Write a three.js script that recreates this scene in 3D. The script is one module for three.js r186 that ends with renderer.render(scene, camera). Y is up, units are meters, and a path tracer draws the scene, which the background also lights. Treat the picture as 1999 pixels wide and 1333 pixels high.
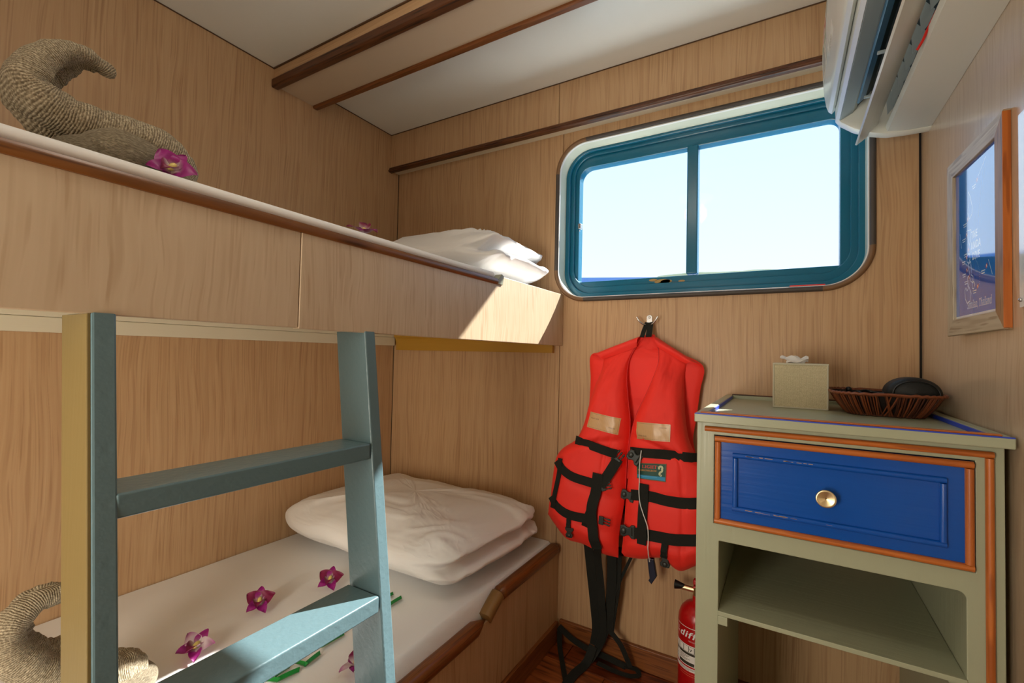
import * as THREE from 'three';
import { RoundedBoxGeometry } from 'three/addons/geometries/RoundedBoxGeometry.js';
import { mergeGeometries, mergeVertices, toCreasedNormals } from 'three/addons/utils/BufferGeometryUtils.js';
import { RectAreaLightUniformsLib } from 'three/addons/lights/RectAreaLightUniformsLib.js';
import { Brush, Evaluator, SUBTRACTION } from 'three-bvh-csg';

// ------------------------------------------------------------------ camera, sky, sun, lamps, exposure
const scene = new THREE.Scene();
const camera = new THREE.PerspectiveCamera(73.32, 1999 / 1333, 0.02, 20000);
camera.matrixAutoUpdate = true;
camera.position.set(1.4603, 0.9543, 1.45);
{
  const m = new THREE.Matrix4().makeBasis(
    new THREE.Vector3(0.85923454, 0.02223113, -0.5110986),
    new THREE.Vector3(-0.00468418, 0.99935536, 0.03559389),
    new THREE.Vector3(0.51156042, -0.02818942, 0.85878478));
  camera.quaternion.setFromRotationMatrix(m);
}
const renderer = new THREE.WebGLRenderer({ antialias: true });
renderer.toneMapping = THREE.LinearToneMapping;
renderer.toneMappingExposure = 1.24;
renderer.shadowMap.enabled = true;
RectAreaLightUniformsLib.init();

{ // hazy tropical sky: white near the horizon, pale blue higher up
  const W = 64, H = 256, d = new Float32Array(W * H * 4);
  const lo = [0.90, 1.02, 1.16], hi = [0.42, 0.86, 1.42];
  for (let j = 0; j < H; j++) {
    const el = ((j + 0.5) / H - 0.5) * Math.PI;
    const k = 1 - Math.exp(-Math.max(0, el) / 0.55);
    for (let i = 0; i < W; i++) for (let c = 0; c < 4; c++)
      d[(j * W + i) * 4 + c] = c === 3 ? 1 : 1.0 * (lo[c] + (hi[c] - lo[c]) * k);
  }
  const t = new THREE.DataTexture(d, W, H, THREE.RGBAFormat, THREE.FloatType);
  t.mapping = THREE.EquirectangularReflectionMapping; t.magFilter = THREE.LinearFilter; t.needsUpdate = true;
  scene.background = t; scene.backgroundIntensity = 1.0;
}
const sun = new THREE.DirectionalLight(new THREE.Color(1.0, 0.98, 0.92), 13.0);
sun.position.set(0.9 + 0.50 * 6, 1.2 + 0.92 * 6, -6);
sun.target.position.set(0.9, 1.2, 0); scene.add(sun, sun.target);
sun.castShadow = true; sun.shadow.mapSize.set(2048, 2048); sun.shadow.radius = 1.6;
Object.assign(sun.shadow.camera, { left: -3, right: 3, top: 3, bottom: -3, near: 0.1, far: 20 });
const LAMP = { ceiling: 0.16, wall: 8.8, warm: new THREE.Color(1.0, 0.90, 0.75) };  // wall: strength of the added fill panel

// ------------------------------------------------------------------ helpers
const V = (x, y, z) => new THREE.Vector3(x, y, z);
const clamp = (x, a, b) => Math.min(b, Math.max(a, x));
const lerp = (a, b, t) => a + (b - a) * t;
const sstep = (a, b, x) => { const t = clamp((x - a) / (b - a), 0, 1); return t * t * (3 - 2 * t); };
function rng(seed) { let a = seed >>> 0; return () => { a |= 0; a = a + 0x6D2B79F5 | 0; let t = Math.imul(a ^ a >>> 15, 1 | a); t = t + Math.imul(t ^ t >>> 7, 61 | t) ^ t; return ((t ^ t >>> 14) >>> 0) / 4294967296; }; }
function hash(i, j, s) { let h = (Math.imul(i, 374761393) + Math.imul(j, 668265263) + Math.imul(s, 1274126177)) | 0; h = Math.imul(h ^ (h >>> 13), 1274126177); return ((h ^ (h >>> 16)) >>> 0) / 4294967296; }
function noise(x, y, px = 0, py = 0, s = 1) { // value noise, tiling with period px, py
  const i = Math.floor(x), j = Math.floor(y), fx = x - i, fy = y - j;
  const u = fx * fx * (3 - 2 * fx), v = fy * fy * (3 - 2 * fy);
  const w = (a, p) => p ? ((a % p) + p) % p : a;
  const a = hash(w(i, px), w(j, py), s), b = hash(w(i + 1, px), w(j, py), s), c = hash(w(i, px), w(j + 1, py), s), d = hash(w(i + 1, px), w(j + 1, py), s);
  return a + (b - a) * u + (c - a) * v + (a - b - c + d) * u * v;
}
function fbm(x, y, px, py, s, n = 4) { let v = 0, a = 0.5; for (let k = 0; k < n; k++) { v += a * noise(x, y, px, py, s + k); x *= 2; y *= 2; px *= 2; py *= 2; a *= 0.5; } return v / (1 - Math.pow(0.5, n)); }
function makeTex(w, h, mx, my, srgb, fn) { // fn(u,v) in 0..1 -> [r,g,b] 0..255; covers mx by my metres
  const d = new Uint8Array(w * h * 4);
  for (let j = 0; j < h; j++) for (let i = 0; i < w; i++) {
    const c = fn((i + 0.5) / w, (j + 0.5) / h), k = (j * w + i) * 4;
    d[k] = clamp(c[0], 0, 255); d[k + 1] = clamp(c[1], 0, 255); d[k + 2] = clamp(c[2], 0, 255); d[k + 3] = 255;
  }
  const t = new THREE.DataTexture(d, w, h);
  t.wrapS = t.wrapT = THREE.RepeatWrapping; t.magFilter = THREE.LinearFilter; t.minFilter = THREE.LinearFilter;
  if (srgb) t.colorSpace = THREE.SRGBColorSpace;
  t.repeat.set(1 / mx, 1 / my); t.needsUpdate = true; return t;
}
const grey = (v) => [v, v, v];
const mix3 = (a, b, t) => [lerp(a[0], b[0], t), lerp(a[1], b[1], t), lerp(a[2], b[2], t)];
function std(color, rough = 0.6, o = {}) { return new THREE.MeshStandardMaterial({ color, roughness: rough, ...o }); }
function phys(color, rough, o = {}) { return new THREE.MeshPhysicalMaterial({ color, roughness: rough, ...o }); }

// world-metre uv: v runs along axis g (the grain), u across it
function gridUV(geo, g = 'y', off = 0) {
  const q = geo.index ? geo.toNonIndexed() : geo; if (!q.attributes.normal) q.computeVertexNormals();
  const p = q.attributes.position, uv = new Float32Array(p.count * 2), gi = 'xyz'.indexOf(g);
  const a = V(0, 0, 0), b = V(0, 0, 0), c = V(0, 0, 0);
  for (let t = 0; t < p.count; t += 3) {
    a.fromBufferAttribute(p, t); b.fromBufferAttribute(p, t + 1).sub(a); c.fromBufferAttribute(p, t + 2).sub(a); b.cross(c);
    const n = [Math.abs(b.x), Math.abs(b.y), Math.abs(b.z)]; let ni = 0; if (n[1] > n[ni]) ni = 1; if (n[2] > n[ni]) ni = 2;
    const oth = [0, 1, 2].filter((k) => k !== ni); let vi, ui;
    if (oth.includes(gi)) { vi = gi; ui = oth.find((k) => k !== gi); } else { ui = oth[0]; vi = oth[1]; }
    for (let k = 0; k < 3; k++) { const e = [p.getX(t + k), p.getY(t + k), p.getZ(t + k)]; uv[(t + k) * 2] = e[ui] + off * 0.377 + ni * 0.13; uv[(t + k) * 2 + 1] = e[vi] + off * 0.731; }
  }
  q.setAttribute('uv', new THREE.BufferAttribute(uv, 2)); return q;
}
function box(x0, x1, y0, y1, z0, z1, r = 0.002, g = 'y', off = 0) {
  const w = x1 - x0, h = y1 - y0, d = z1 - z0, rr = Math.min(r, w * 0.49, h * 0.49, d * 0.49);
  const q = rr > 0.0003 ? new RoundedBoxGeometry(w, h, d, 2, rr) : new THREE.BoxGeometry(w, h, d);
  q.translate((x0 + x1) / 2, (y0 + y1) / 2, (z0 + z1) / 2); return gridUV(q, g, off);
}
const taken = {};
function numbered(n) { if (taken[n] === undefined) { taken[n] = 0; return n; } taken[n]++; return n + '_' + String(taken[n]).padStart(3, '0'); }
function shade(o) { o.castShadow = true; o.receiveShadow = true; return o; }
function part(name, geo, m, parent, label) { const o = shade(new THREE.Mesh(geo, m)); o.name = name; parent.add(o); if (label) o.userData.label = label; return o; }
function clean(g) { const o = g.index ? g.toNonIndexed() : g.clone(); for (const k of Object.keys(o.attributes)) if (!['position', 'normal', 'uv'].includes(k)) o.deleteAttribute(k); if (!o.attributes.uv) o.setAttribute('uv', new THREE.BufferAttribute(new Float32Array(o.attributes.position.count * 2), 2)); return o; }
const join = (list) => mergeGeometries(list.map(clean));
function thing(name, label, category, pos = [0, 0, 0], group) {
  const o = new THREE.Group(); o.name = numbered(name); o.position.set(...pos); scene.add(o);
  o.userData = { label, category }; if (group) o.userData.group = group; return o;
}
function struct(name, label, category) { const o = new THREE.Group(); o.name = name; scene.add(o); o.userData = { kind: 'structure', label, category }; return o; }
function shapeRR(x0, x1, y0, y1, r, S = THREE.Shape) {
  const s = new S(), R = Array.isArray(r) ? r : [r, r, r, r]; // bl br tr tl
  s.moveTo(x0 + R[0], y0); s.lineTo(x1 - R[1], y0); s.absarc(x1 - R[1], y0 + R[1], R[1], -Math.PI / 2, 0); s.lineTo(x1, y1 - R[2]); s.absarc(x1 - R[2], y1 - R[2], R[2], 0, Math.PI / 2);
  s.lineTo(x0 + R[3], y1); s.absarc(x0 + R[3], y1 - R[3], R[3], Math.PI / 2, Math.PI); s.lineTo(x0, y0 + R[0]); s.absarc(x0 + R[0], y0 + R[0], R[0], Math.PI, Math.PI * 1.5); return s;
}
function ring(out, inn, z0, z1, bevel = 0.0015, ro = 0.1, ri = 0.08) {
  const s = shapeRR(...out, ro); s.holes.push(shapeRR(...inn, ri, THREE.Path));
  const g = new THREE.ExtrudeGeometry(s, { depth: z1 - z0 - 2 * bevel, bevelEnabled: bevel > 0, bevelSize: bevel, bevelThickness: bevel, bevelSegments: 2, curveSegments: 18 });
  g.translate(0, 0, z0 + bevel); return gridUV(g, 'x');
}
// surface from a function, u and v in 0..1
function patch(nu, nv, fn, su = 1, sv = 1, closeU = false) {
  const P = [], U = [], I = [];
  for (let j = 0; j <= nv; j++) for (let i = 0; i <= nu; i++) { const p = fn(i / nu, j / nv); P.push(p.x, p.y, p.z); U.push(i / nu * su, j / nv * sv); }
  for (let j = 0; j < nv; j++) for (let i = 0; i < nu; i++) { const a = j * (nu + 1) + i, b = a + 1, c = a + nu + 1, d = c + 1; I.push(a, b, d, a, d, c); }
  const g = new THREE.BufferGeometry(); g.setAttribute('position', new THREE.Float32BufferAttribute(P, 3)); g.setAttribute('uv', new THREE.Float32BufferAttribute(U, 2)); g.setIndex(I); g.computeVertexNormals();
  if (closeU) { const n = g.attributes.normal; for (let j = 0; j <= nv; j++) { const a = j * (nu + 1), b = a + nu; const x = n.getX(a) + n.getX(b), y = n.getY(a) + n.getY(b), z = n.getZ(a) + n.getZ(b), l = Math.hypot(x, y, z) || 1; n.setXYZ(a, x / l, y / l, z / l); n.setXYZ(b, x / l, y / l, z / l); } }
  return g;
}
// swept tube: centre points, radius for t, cross-section for the angle
function sweep(pts, radius, { n = 60, m = 20, up = V(0, 1, 0), cross = () => 1, wob = null } = {}) {
  const cv = new THREE.CatmullRomCurve3(pts, false, 'centripetal'), len = cv.getLength();
  return patch(m, n, (u, v) => {
    const t = clamp(v, 0, 1), p = cv.getPointAt(t), T = cv.getTangentAt(t), A = up.clone().addScaledVector(T, -up.dot(T)).normalize(), B = T.clone().cross(A);
    const cap = Math.sqrt(Math.max(0, 1 - Math.pow(Math.max(0, Math.abs(2 * t - 1) - 0.94) / 0.06, 2)));
    const th = -u * Math.PI * 2, r = radius(t) * Math.max(cap, 0.02) * cross(th, t) + (wob ? wob(u, t) * cap : 0);
    return p.addScaledVector(A, Math.cos(th) * r).addScaledVector(B, Math.sin(th) * r);
  }, 0.18, len, true);
}
const poly = (arr, t) => { const x = t * (arr.length - 1), i = Math.min(arr.length - 2, Math.floor(x)), f = x - i; return Array.isArray(arr[0]) ? arr[i].map((q, k) => lerp(q, arr[i + 1][k], f)) : lerp(arr[i], arr[i + 1], f); };
// flat webbing: points, face normal for each, width, thickness
function ribbon(pts, normals, width, th = 0.0022) {
  const P = [], U = [], I = []; let s = 0;
  pts.forEach((p, i) => {
    const a = pts[Math.max(0, i - 1)], b = pts[Math.min(pts.length - 1, i + 1)], T = b.clone().sub(a).normalize();
    const N = normals[i].clone().addScaledVector(T, -normals[i].dot(T)).normalize(), S = T.clone().cross(N), w = (typeof width === 'function' ? width(i / (pts.length - 1)) : width) / 2;
    if (i) s += p.distanceTo(pts[i - 1]);
    [[-w, 0], [w, 0], [w, th], [-w, th]].forEach(([x, y], k) => { const q = p.clone().addScaledVector(S, x).addScaledVector(N, y); P.push(q.x, q.y, q.z); U.push(k % 3 ? w * 2 : 0, s); });
  });
  for (let i = 0; i < pts.length - 1; i++) for (let k = 0; k < 4; k++) { const a = i * 4 + k, b = i * 4 + (k + 1) % 4, c = a + 4, d = b + 4; I.push(a, d, b, a, c, d); }
  const e = (pts.length - 1) * 4; I.push(0, 1, 2, 0, 2, 3, e, e + 2, e + 1, e, e + 3, e + 2);
  const g = new THREE.BufferGeometry(); g.setAttribute('position', new THREE.Float32BufferAttribute(P, 3)); g.setAttribute('uv', new THREE.Float32BufferAttribute(U, 2)); g.setIndex(I);
  return toCreasedNormals(g, 0.7);
}
function cord(pts, r, n = 40) { return new THREE.TubeGeometry(new THREE.CatmullRomCurve3(pts.map((p) => V(...p)), false, 'centripetal'), n, r, 8); }
function lathe(prof, seg = 40) { return new THREE.LatheGeometry(prof.map(([r, y]) => new THREE.Vector2(r, y)), seg); }
function extr(shape, depth, bevel = 0.001, cs = 10) { return new THREE.ExtrudeGeometry(shape, { depth: Math.max(0.0001, depth - 2 * bevel), bevelEnabled: bevel > 0, bevelSize: bevel, bevelThickness: bevel, bevelSegments: 2, curveSegments: cs }); }
function canvasTex(w, h, draw) { const c = document.createElement('canvas'); c.width = w; c.height = h; const x = c.getContext('2d'); draw(x, w, h); const t = new THREE.CanvasTexture(c); t.colorSpace = THREE.SRGBColorSpace; return t; }

// ------------------------------------------------------------------ materials
function grain(c1, c2, c3, seed, o = {}) { // laminate or timber, grain along v
  const { fine = 150, pores = 0.5, wave = 1 } = o;
  return (u, v) => {
    const w = (fbm(u * 6, v * 3, 6, 3, seed + 40, 3) - 0.5) * 0.05 * wave;
    const uu = u + w;
    const a = fbm(uu * 22, v * 2, 22, 2, seed, 3), b = fbm(uu * fine, v * 7, fine, 7, seed + 9, 2), c = noise(uu * fine * 1.7, v * 14, Math.round(fine * 1.7), 14, seed + 17);
    let k = mix3(c1, c2, clamp(a * 0.42 + b * 0.6 - 0.02, 0, 1));
    const por = sstep(0.58, 0.80, b * 0.55 + c * 0.5) * pores, ln = sstep(0.60, 0.82, noise(uu * fine * 0.8, v * 8, Math.round(fine * 0.8), 8, seed + 23)) * pores * 0.45;
    return mix3(k, c3, Math.min(1, por + ln));
  };
}
const T = {};
T.oak = makeTex(1024, 1024, 0.9, 1.5, true, grain([190, 152, 112], [208, 174, 134], [150, 110, 74], 3, { fine: 270, pores: 0.36 }));
T.oakB = makeTex(512, 512, 0.9, 1.5, false, (u, v) => { const b = fbm(u * 120, v * 7, 120, 7, 12, 2), c = noise(u * 200, v * 20, 200, 20, 20); return grey(255 * (1 - 0.7 * sstep(0.52, 0.8, b * 0.55 + c * 0.5))); });
T.pale = makeTex(1024, 512, 0.9, 0.75, true, grain([192, 168, 138], [210, 190, 162], [162, 132, 100], 23, { fine: 200, pores: 0.34, wave: 1.3 }));
T.dark = makeTex(256, 512, 0.12, 0.9, true, grain([72, 40, 20], [116, 68, 34], [38, 20, 12], 51, { fine: 26, pores: 0.7 }));
T.mid = makeTex(256, 512, 0.12, 0.9, true, grain([128, 78, 38], [166, 108, 58], [84, 46, 20], 57, { fine: 26, pores: 0.6 }));
T.floor = makeTex(512, 512, 0.35, 1.1, true, grain([118, 56, 24], [186, 106, 54], [66, 28, 12], 77, { fine: 40, pores: 0.75, wave: 2.5 }));
T.orange = makeTex(128, 512, 0.08, 0.7, true, grain([176, 92, 34], [206, 122, 54], [130, 62, 22], 91, { fine: 14, pores: 0.5 }));
T.teak = makeTex(128, 512, 0.08, 0.5, true, grain([140, 100, 62], [176, 138, 94], [96, 64, 36], 101, { fine: 16, pores: 0.6, wave: 2 }));
T.teakPale = makeTex(128, 512, 0.08, 0.5, true, grain([168, 152, 126], [204, 192, 166], [128, 106, 78], 107, { fine: 16, pores: 0.6, wave: 2 }));
T.brush = makeTex(512, 512, 0.3, 0.6, false, (u, v) => grey(110 + 110 * fbm(u * 60, v * 4, 60, 4, 31, 3) + 40 * fbm(u * 8, v * 8, 8, 8, 35, 3)));
T.patchy = makeTex(256, 256, 0.35, 0.35, false, (u, v) => grey(120 + 130 * (fbm(u * 9, v * 9, 9, 9, 44, 5) - 0.1)));
T.weave = makeTex(256, 256, 0.04, 0.04, false, (u, v) => grey(128 + 60 * Math.sin(u * Math.PI * 2 * 20) * Math.sin(v * Math.PI * 2 * 20) + 50 * (noise(u * 64, v * 64, 64, 64, 5) - 0.5)));
T.wrinkle = makeTex(512, 512, 0.8, 0.8, false, (u, v) => { const a = fbm(u * 5 + 0.8 * fbm(u * 4, v * 4, 4, 4, 8, 3), v * 5, 5, 5, 6, 4); return grey(255 * Math.pow(1 - Math.abs(2 * a - 1), 3)); });
T.terry = makeTex(512, 512, 0.12, 0.12, false, (u, v) => { const w = 0.35 * fbm(u * 10, v * 10, 10, 10, 3, 3); const s = Math.sin((v * 46 + w * 2.2) * Math.PI * 2); return grey(clamp(128 + 90 * s + 120 * (noise(u * 90, v * 120, 90, 120, 12) - 0.5), 0, 255)); });
T.terryC = makeTex(512, 512, 0.12, 0.12, true, (u, v) => { const w = 0.35 * fbm(u * 10, v * 10, 10, 10, 3, 3); const s = 0.5 + 0.5 * Math.sin((v * 46 + w * 2.2) * Math.PI * 2); const k = clamp(0.25 + 0.5 * s + 0.9 * (noise(u * 90, v * 120, 90, 120, 12) - 0.5), 0, 1); return mix3([114, 100, 78], [204, 190, 162], k); });
T.webbing = makeTex(64, 64, 0.01, 0.01, false, (u, v) => grey(128 + 90 * Math.sin(u * Math.PI * 8) * Math.cos(v * Math.PI * 8)));
T.ripple = makeTex(256, 256, 0.06, 0.06, false, (u, v) => grey(255 * fbm(u * 9, v * 9, 9, 9, 61, 3)));
const M = {
  oak: phys(0xffffff, 0.42, { map: T.oak, bumpMap: T.oakB, bumpScale: 0.0003, specularIntensity: 0.8 }),
  wallGloss: phys(0xffffff, 0.30, { clearcoat: 0.7, clearcoatRoughness: 0.16, map: T.pale, bumpMap: T.oakB, bumpScale: 0.00015 }),
  pale: phys(0xffffff, 0.40, { map: T.pale }),
  ceil: phys(0xeceee8, 0.26, { bumpMap: T.patchy, bumpScale: 0.0004 }),
  beamPaint: phys(0xcbb69b, 0.42, { bumpMap: T.brush, bumpScale: 0.0003 }),
  dark: phys(0xffffff, 0.32, { map: T.dark }),
  cream: phys(0xe2dac2, 0.5, { bumpMap: T.brush, bumpScale: 0.0006 }),
  amber: phys(0xb98a2e, 0.38, { bumpMap: T.brush, bumpScale: 0.0006 }),
  floor: phys(0xffffff, 0.30, { map: T.floor }),
  line: std(0x1d1712, 0.9), bead: std(0x5a4028, 0.8),
  hull: std(0xd8d8d0, 0.7),
  reveal: phys(0xdde2cf, 0.22, {}),
  frame: phys(0x0a6684, 0.26, { bumpMap: T.brush, bumpScale: 0.0005 }),
  rubber: std(0x4b443f, 0.55), edgeWood: phys(0x7d5c3c, 0.45, { bumpMap: T.brush, bumpScale: 0.0004 }),
  glass: phys(0xffffff, 0.0, { transmission: 1, thickness: 0, ior: 1.45, specularIntensity: 0.15 }),
  metal: std(0xc8c8c8, 0.25, { metalness: 1 }), brass: std(0xe2cfa2, 0.34, { metalness: 1 }),
  sheet: phys(0xf3f3f2, 0.75, { bumpMap: T.wrinkle, bumpScale: 0.0012, sheen: 0.3, sheenColor: new THREE.Color(0.9, 0.9, 1) }),
  pillow: phys(0xf5f4f2, 0.72, { bumpMap: T.wrinkle, bumpScale: 0.002, sheen: 0.3, sheenColor: new THREE.Color(0.9, 0.9, 1) }),
  terry: phys(0xffffff, 0.95, { map: T.terryC, bumpMap: T.terry, bumpScale: 0.0016 }),
  ladder: phys(0x5d777e, 0.32, { bumpMap: T.ripple, bumpScale: 0.0004 }),
  vest: phys(0xff3226, 0.62, { bumpMap: T.weave, bumpScale: 0.00025, sheen: 0.4, sheenColor: new THREE.Color(1, 0.25, 0.15) }),
  strap: std(0x14160f, 0.85, { bumpMap: T.webbing, bumpScale: 0.0005 }),
  plastic: phys(0x2b302c, 0.38), black: phys(0x0d0f10, 0.35), blackMatt: std(0x101311, 0.6),
  cab: phys(0xa6ab90, 0.34, { bumpMap: T.brush, bumpScale: 0.0007 }),
    blue: phys(0x0a52b0, 0.20, { bumpMap: T.brush, bumpScale: 0.0006 }),
  blueLine: phys(0x2a49c8, 0.4), orange: phys(0xffffff, 0.36, { map: T.orange }),
  chip: std(0xb99a72, 0.8),
  acWhite: phys(0xe3e7de, 0.26), acGrey: phys(0xa9b9bd, 0.4), acDark: std(0x2c3c3c, 0.6),
  teak: phys(0xffffff, 0.42, { map: T.teak }), teakPale: phys(0xffffff, 0.4, { map: T.teakPale }),
  paper: phys(0xf2f2f0, 0.3), red: phys(0xb40f12, 0.28), redPaint: std(0xd8261c, 0.4),
  tissue: phys(0xf4f2ee, 0.9, { transmission: 0.2, thickness: 0, side: THREE.DoubleSide }),
  leaf: phys(0x0f8a33, 0.38, { side: THREE.DoubleSide }), leafDark: phys(0x0a5a24, 0.45, { side: THREE.DoubleSide }),
  wicker: phys(0x7c4020, 0.42), wickerDark: phys(0x4a2412, 0.5), white: std(0xe8e8e4, 0.5),
};
const petalMat = phys(0xffffff, 0.5, { vertexColors: true, side: THREE.DoubleSide, transmission: 0.15, thickness: 0 });

// ------------------------------------------------------------------ the room
const W = 1.742, H = 1.885, D = 2.1;
const csg = new Evaluator(); csg.attributes = ['position', 'normal', 'uv']; csg.useGroups = false;
function cut(a, b) { const A = new Brush(clean(a)), B = new Brush(clean(b)); A.updateMatrixWorld(); B.updateMatrixWorld(); return csg.evaluate(A, B, SUBTRACTION).geometry; }
{ // floor of red-brown boards running across the cabin
  const f = struct('floor', 'red-brown wooden board floor beside the lower bunk', 'floor');
  part('subfloor', box(-0.05, W + 0.05, -0.06, -0.013, -0.12, D + 0.05, 0), M.line, f);
  const R = rng(5); let row = 0;
  const mats = [0xffffff, 0xe8d8cc, 0xd9c2b2].map((c) => phys(c, 0.28, { map: T.floor, bumpMap: T.brush, bumpScale: 0.0003 }));
  for (let z = 0; z < D - 0.01; z += 0.105, row++) {
    let x = 0; const cuts = [0.865 + (row % 3) * 0.34 - (row % 2) * 0.2, W];
    for (const c of cuts) { part('plank', box(x + 0.0008, c - 0.0008, -0.013, 0, z + 0.0008, Math.min(D, z + 0.105) - 0.0008, 0.001, 'x', row * 3.1 + c * 7), mats[Math.floor(R() * 3)], f); x = c; }
  }
}
{ // ceiling and the boxed beam
  const c = struct('ceiling', 'off-white painted ceiling', 'ceiling');
  part('ceiling_panel', box(-0.03, W + 0.03, H, H + 0.05, -0.13, D + 0.03, 0), M.ceil, c);
  const b = struct('trim_1', 'boxed ceiling beam with dark varnished edge strips', 'ceiling beam');
  part('beam_core', box(0, W, 1.828, H, 0.425, 0.572, 0.001, 'x'), M.beamPaint, b, 'beige painted underside');
  part('beam_face', box(0, W, 1.842, H, 0.572, 0.578, 0.001, 'x', 3), M.oak, b, 'light wood face board');
  part('edge_strip', box(0, W, 1.816, 1.846, 0.562, 0.588, 0.006, 'x', 5), M.dark, b, 'dark varnished corner strip');
  part('edge_strip', box(0, W, 1.819, 1.838, 0.412, 0.434, 0.005, 'x', 8), phys(0xd8ccc0, 0.34, { map: T.mid }), b, 'narrow brown strip');
  part('corner_bead', box(0, W, H - 0.004, H, 0.578, 0.583, 0.001, 'x'), M.bead, b);
}
const holeWide = (z0, z1) => { const g = extr(shapeRR(0.7725, 1.6475, 1.1445, 1.6895, 0.104), z1 - z0, 0, 24); g.translate(0, 0, z0); return gridUV(g); };
{ // window wall
  const w = struct('wall_back', 'light oak laminate wall with the window', 'wall');
  part('hull', cut(box(-0.03, W + 0.03, -0.06, H + 0.05, -0.13, -0.0145, 0), holeWide(-0.2, 0.1)), M.hull, w);
  const P = (x0, x1, y0, y1, off, h) => { let g = box(x0, x1, y0, y1, -0.014, 0, 0.0008, 'y', off); if (h) g = cut(g, holeWide(-0.2, 0.1)); return part('panel', g, M.oak, w); };
  P(0, 0.7885, 0, 1.76, 1, true); P(0.7905, W, 0, 1.76, 4, true);
  part('upper_panel', box(0, 0.7925, 1.742, H, 0, 0.05, 0.001, 'y', 9), M.oak, w);
  part('upper_panel', box(0.7945, W, 1.742, H, 0, 0.05, 0.001, 'y', 12), M.oak, w);
  part('soffit_strip', box(0, W, 1.730, 1.742, 0.0, 0.046, 0.001, 'x'), M.cream, w);
  const t = struct('trim_2', 'dark varnished moulding along the upper window wall', 'moulding');
  const s = new THREE.Shape(); s.moveTo(0, 0); s.lineTo(0.012, 0.001); s.quadraticCurveTo(0.019, 0.003, 0.018, 0.009); s.lineTo(0.014, 0.012); s.quadraticCurveTo(0.013, 0.022, 0.004, 0.024); s.lineTo(0, 0.024); s.closePath();
  const g = extr(s, W, 0, 8); g.rotateY(-Math.PI / 2); g.scale(-1, 1, 1); g.computeVertexNormals();
  // local: x along the wall, y up, z out of it
  const p = g.attributes.position, idx = []; for (let i = 0; i < p.count; i += 3) idx.push(i, i + 2, i + 1); g.setIndex(idx); const g2 = g.toNonIndexed(); g2.computeVertexNormals(); g2.translate(0, 1.7205, 0.045);
  part('moulding', gridUV(g2, 'x', 2), M.dark, t);
}
{
  const l = struct('wall_left', 'light oak laminate wall behind the bunks', 'wall');
  part('panel', box(-0.03, 0, -0.06, H + 0.05, -0.014, D + 0.03, 0, 'y', 21), M.oak, l);
  const r = struct('wall_right', 'glossy light laminate wall with the framed map', 'wall');
  part('panel', box(W, W + 0.03, -0.06, H + 0.05, 0.004, D + 0.03, 0, 'y', 33), M.wallGloss, r);
  part('corner_post', box(W + 0.002, W + 0.03, -0.06, H + 0.05, -0.02, 0.004, 0), M.line, r);
  const f = struct('wall_front', 'oak laminate wall behind the viewer', 'wall');
  part('panel', box(-0.03, 1.0, -0.06, H + 0.05, D, D + 0.03, 0, 'y', 41), M.oak, f);
  part('panel', box(1.0, W + 0.03, 1.82, H + 0.05, D, D + 0.03, 0, 'y', 43), M.oak, f);
  const d = struct('door_1', 'closed pale cabin door behind the viewer', 'door');
  part('leaf', box(1.003, W, 0.0, 1.817, D, D + 0.03, 0.002, 'y', 47), M.pale, d);
  part('handle', join([new THREE.CylinderGeometry(0.008, 0.008, 0.05, 16).rotateX(Math.PI / 2).translate(1.08, 0.95, D - 0.025), new THREE.CylinderGeometry(0.008, 0.008, 0.1, 16).rotateZ(Math.PI / 2).translate(1.12, 0.95, D - 0.05)]), M.metal, d);
  const bb = struct('baseboard_back', 'brown skirting board under the life jacket', 'baseboard');
  part('board', box(0.812, W, 0, 0.068, 0.0, 0.014, 0.003, 'x', 3), phys(0xf0e0d0, 0.4, { map: T.mid }), bb);
  const c = struct('trim_3', 'dark sealant bead in the corner by the right wall', 'trim');
  part('bead', box(W - 0.004, W + 0.001, 0.0, H, 0.0, 0.004, 0.0015), M.line, c);
  const c2 = struct('trim_4', 'thin dark bead along the ceiling edge', 'trim');
  part('bead', box(0, W, H - 0.003, H, 0.05, 0.053, 0.001), M.bead, c2);
  part('bead', box(0, 0.003, H - 0.003, H, 0.05, D, 0.001), M.bead, c2);
  part('bead', box(0, 0.002, 0.32, 1.74, 0, 0.002, 0.0005), M.line, c2);
}

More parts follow.
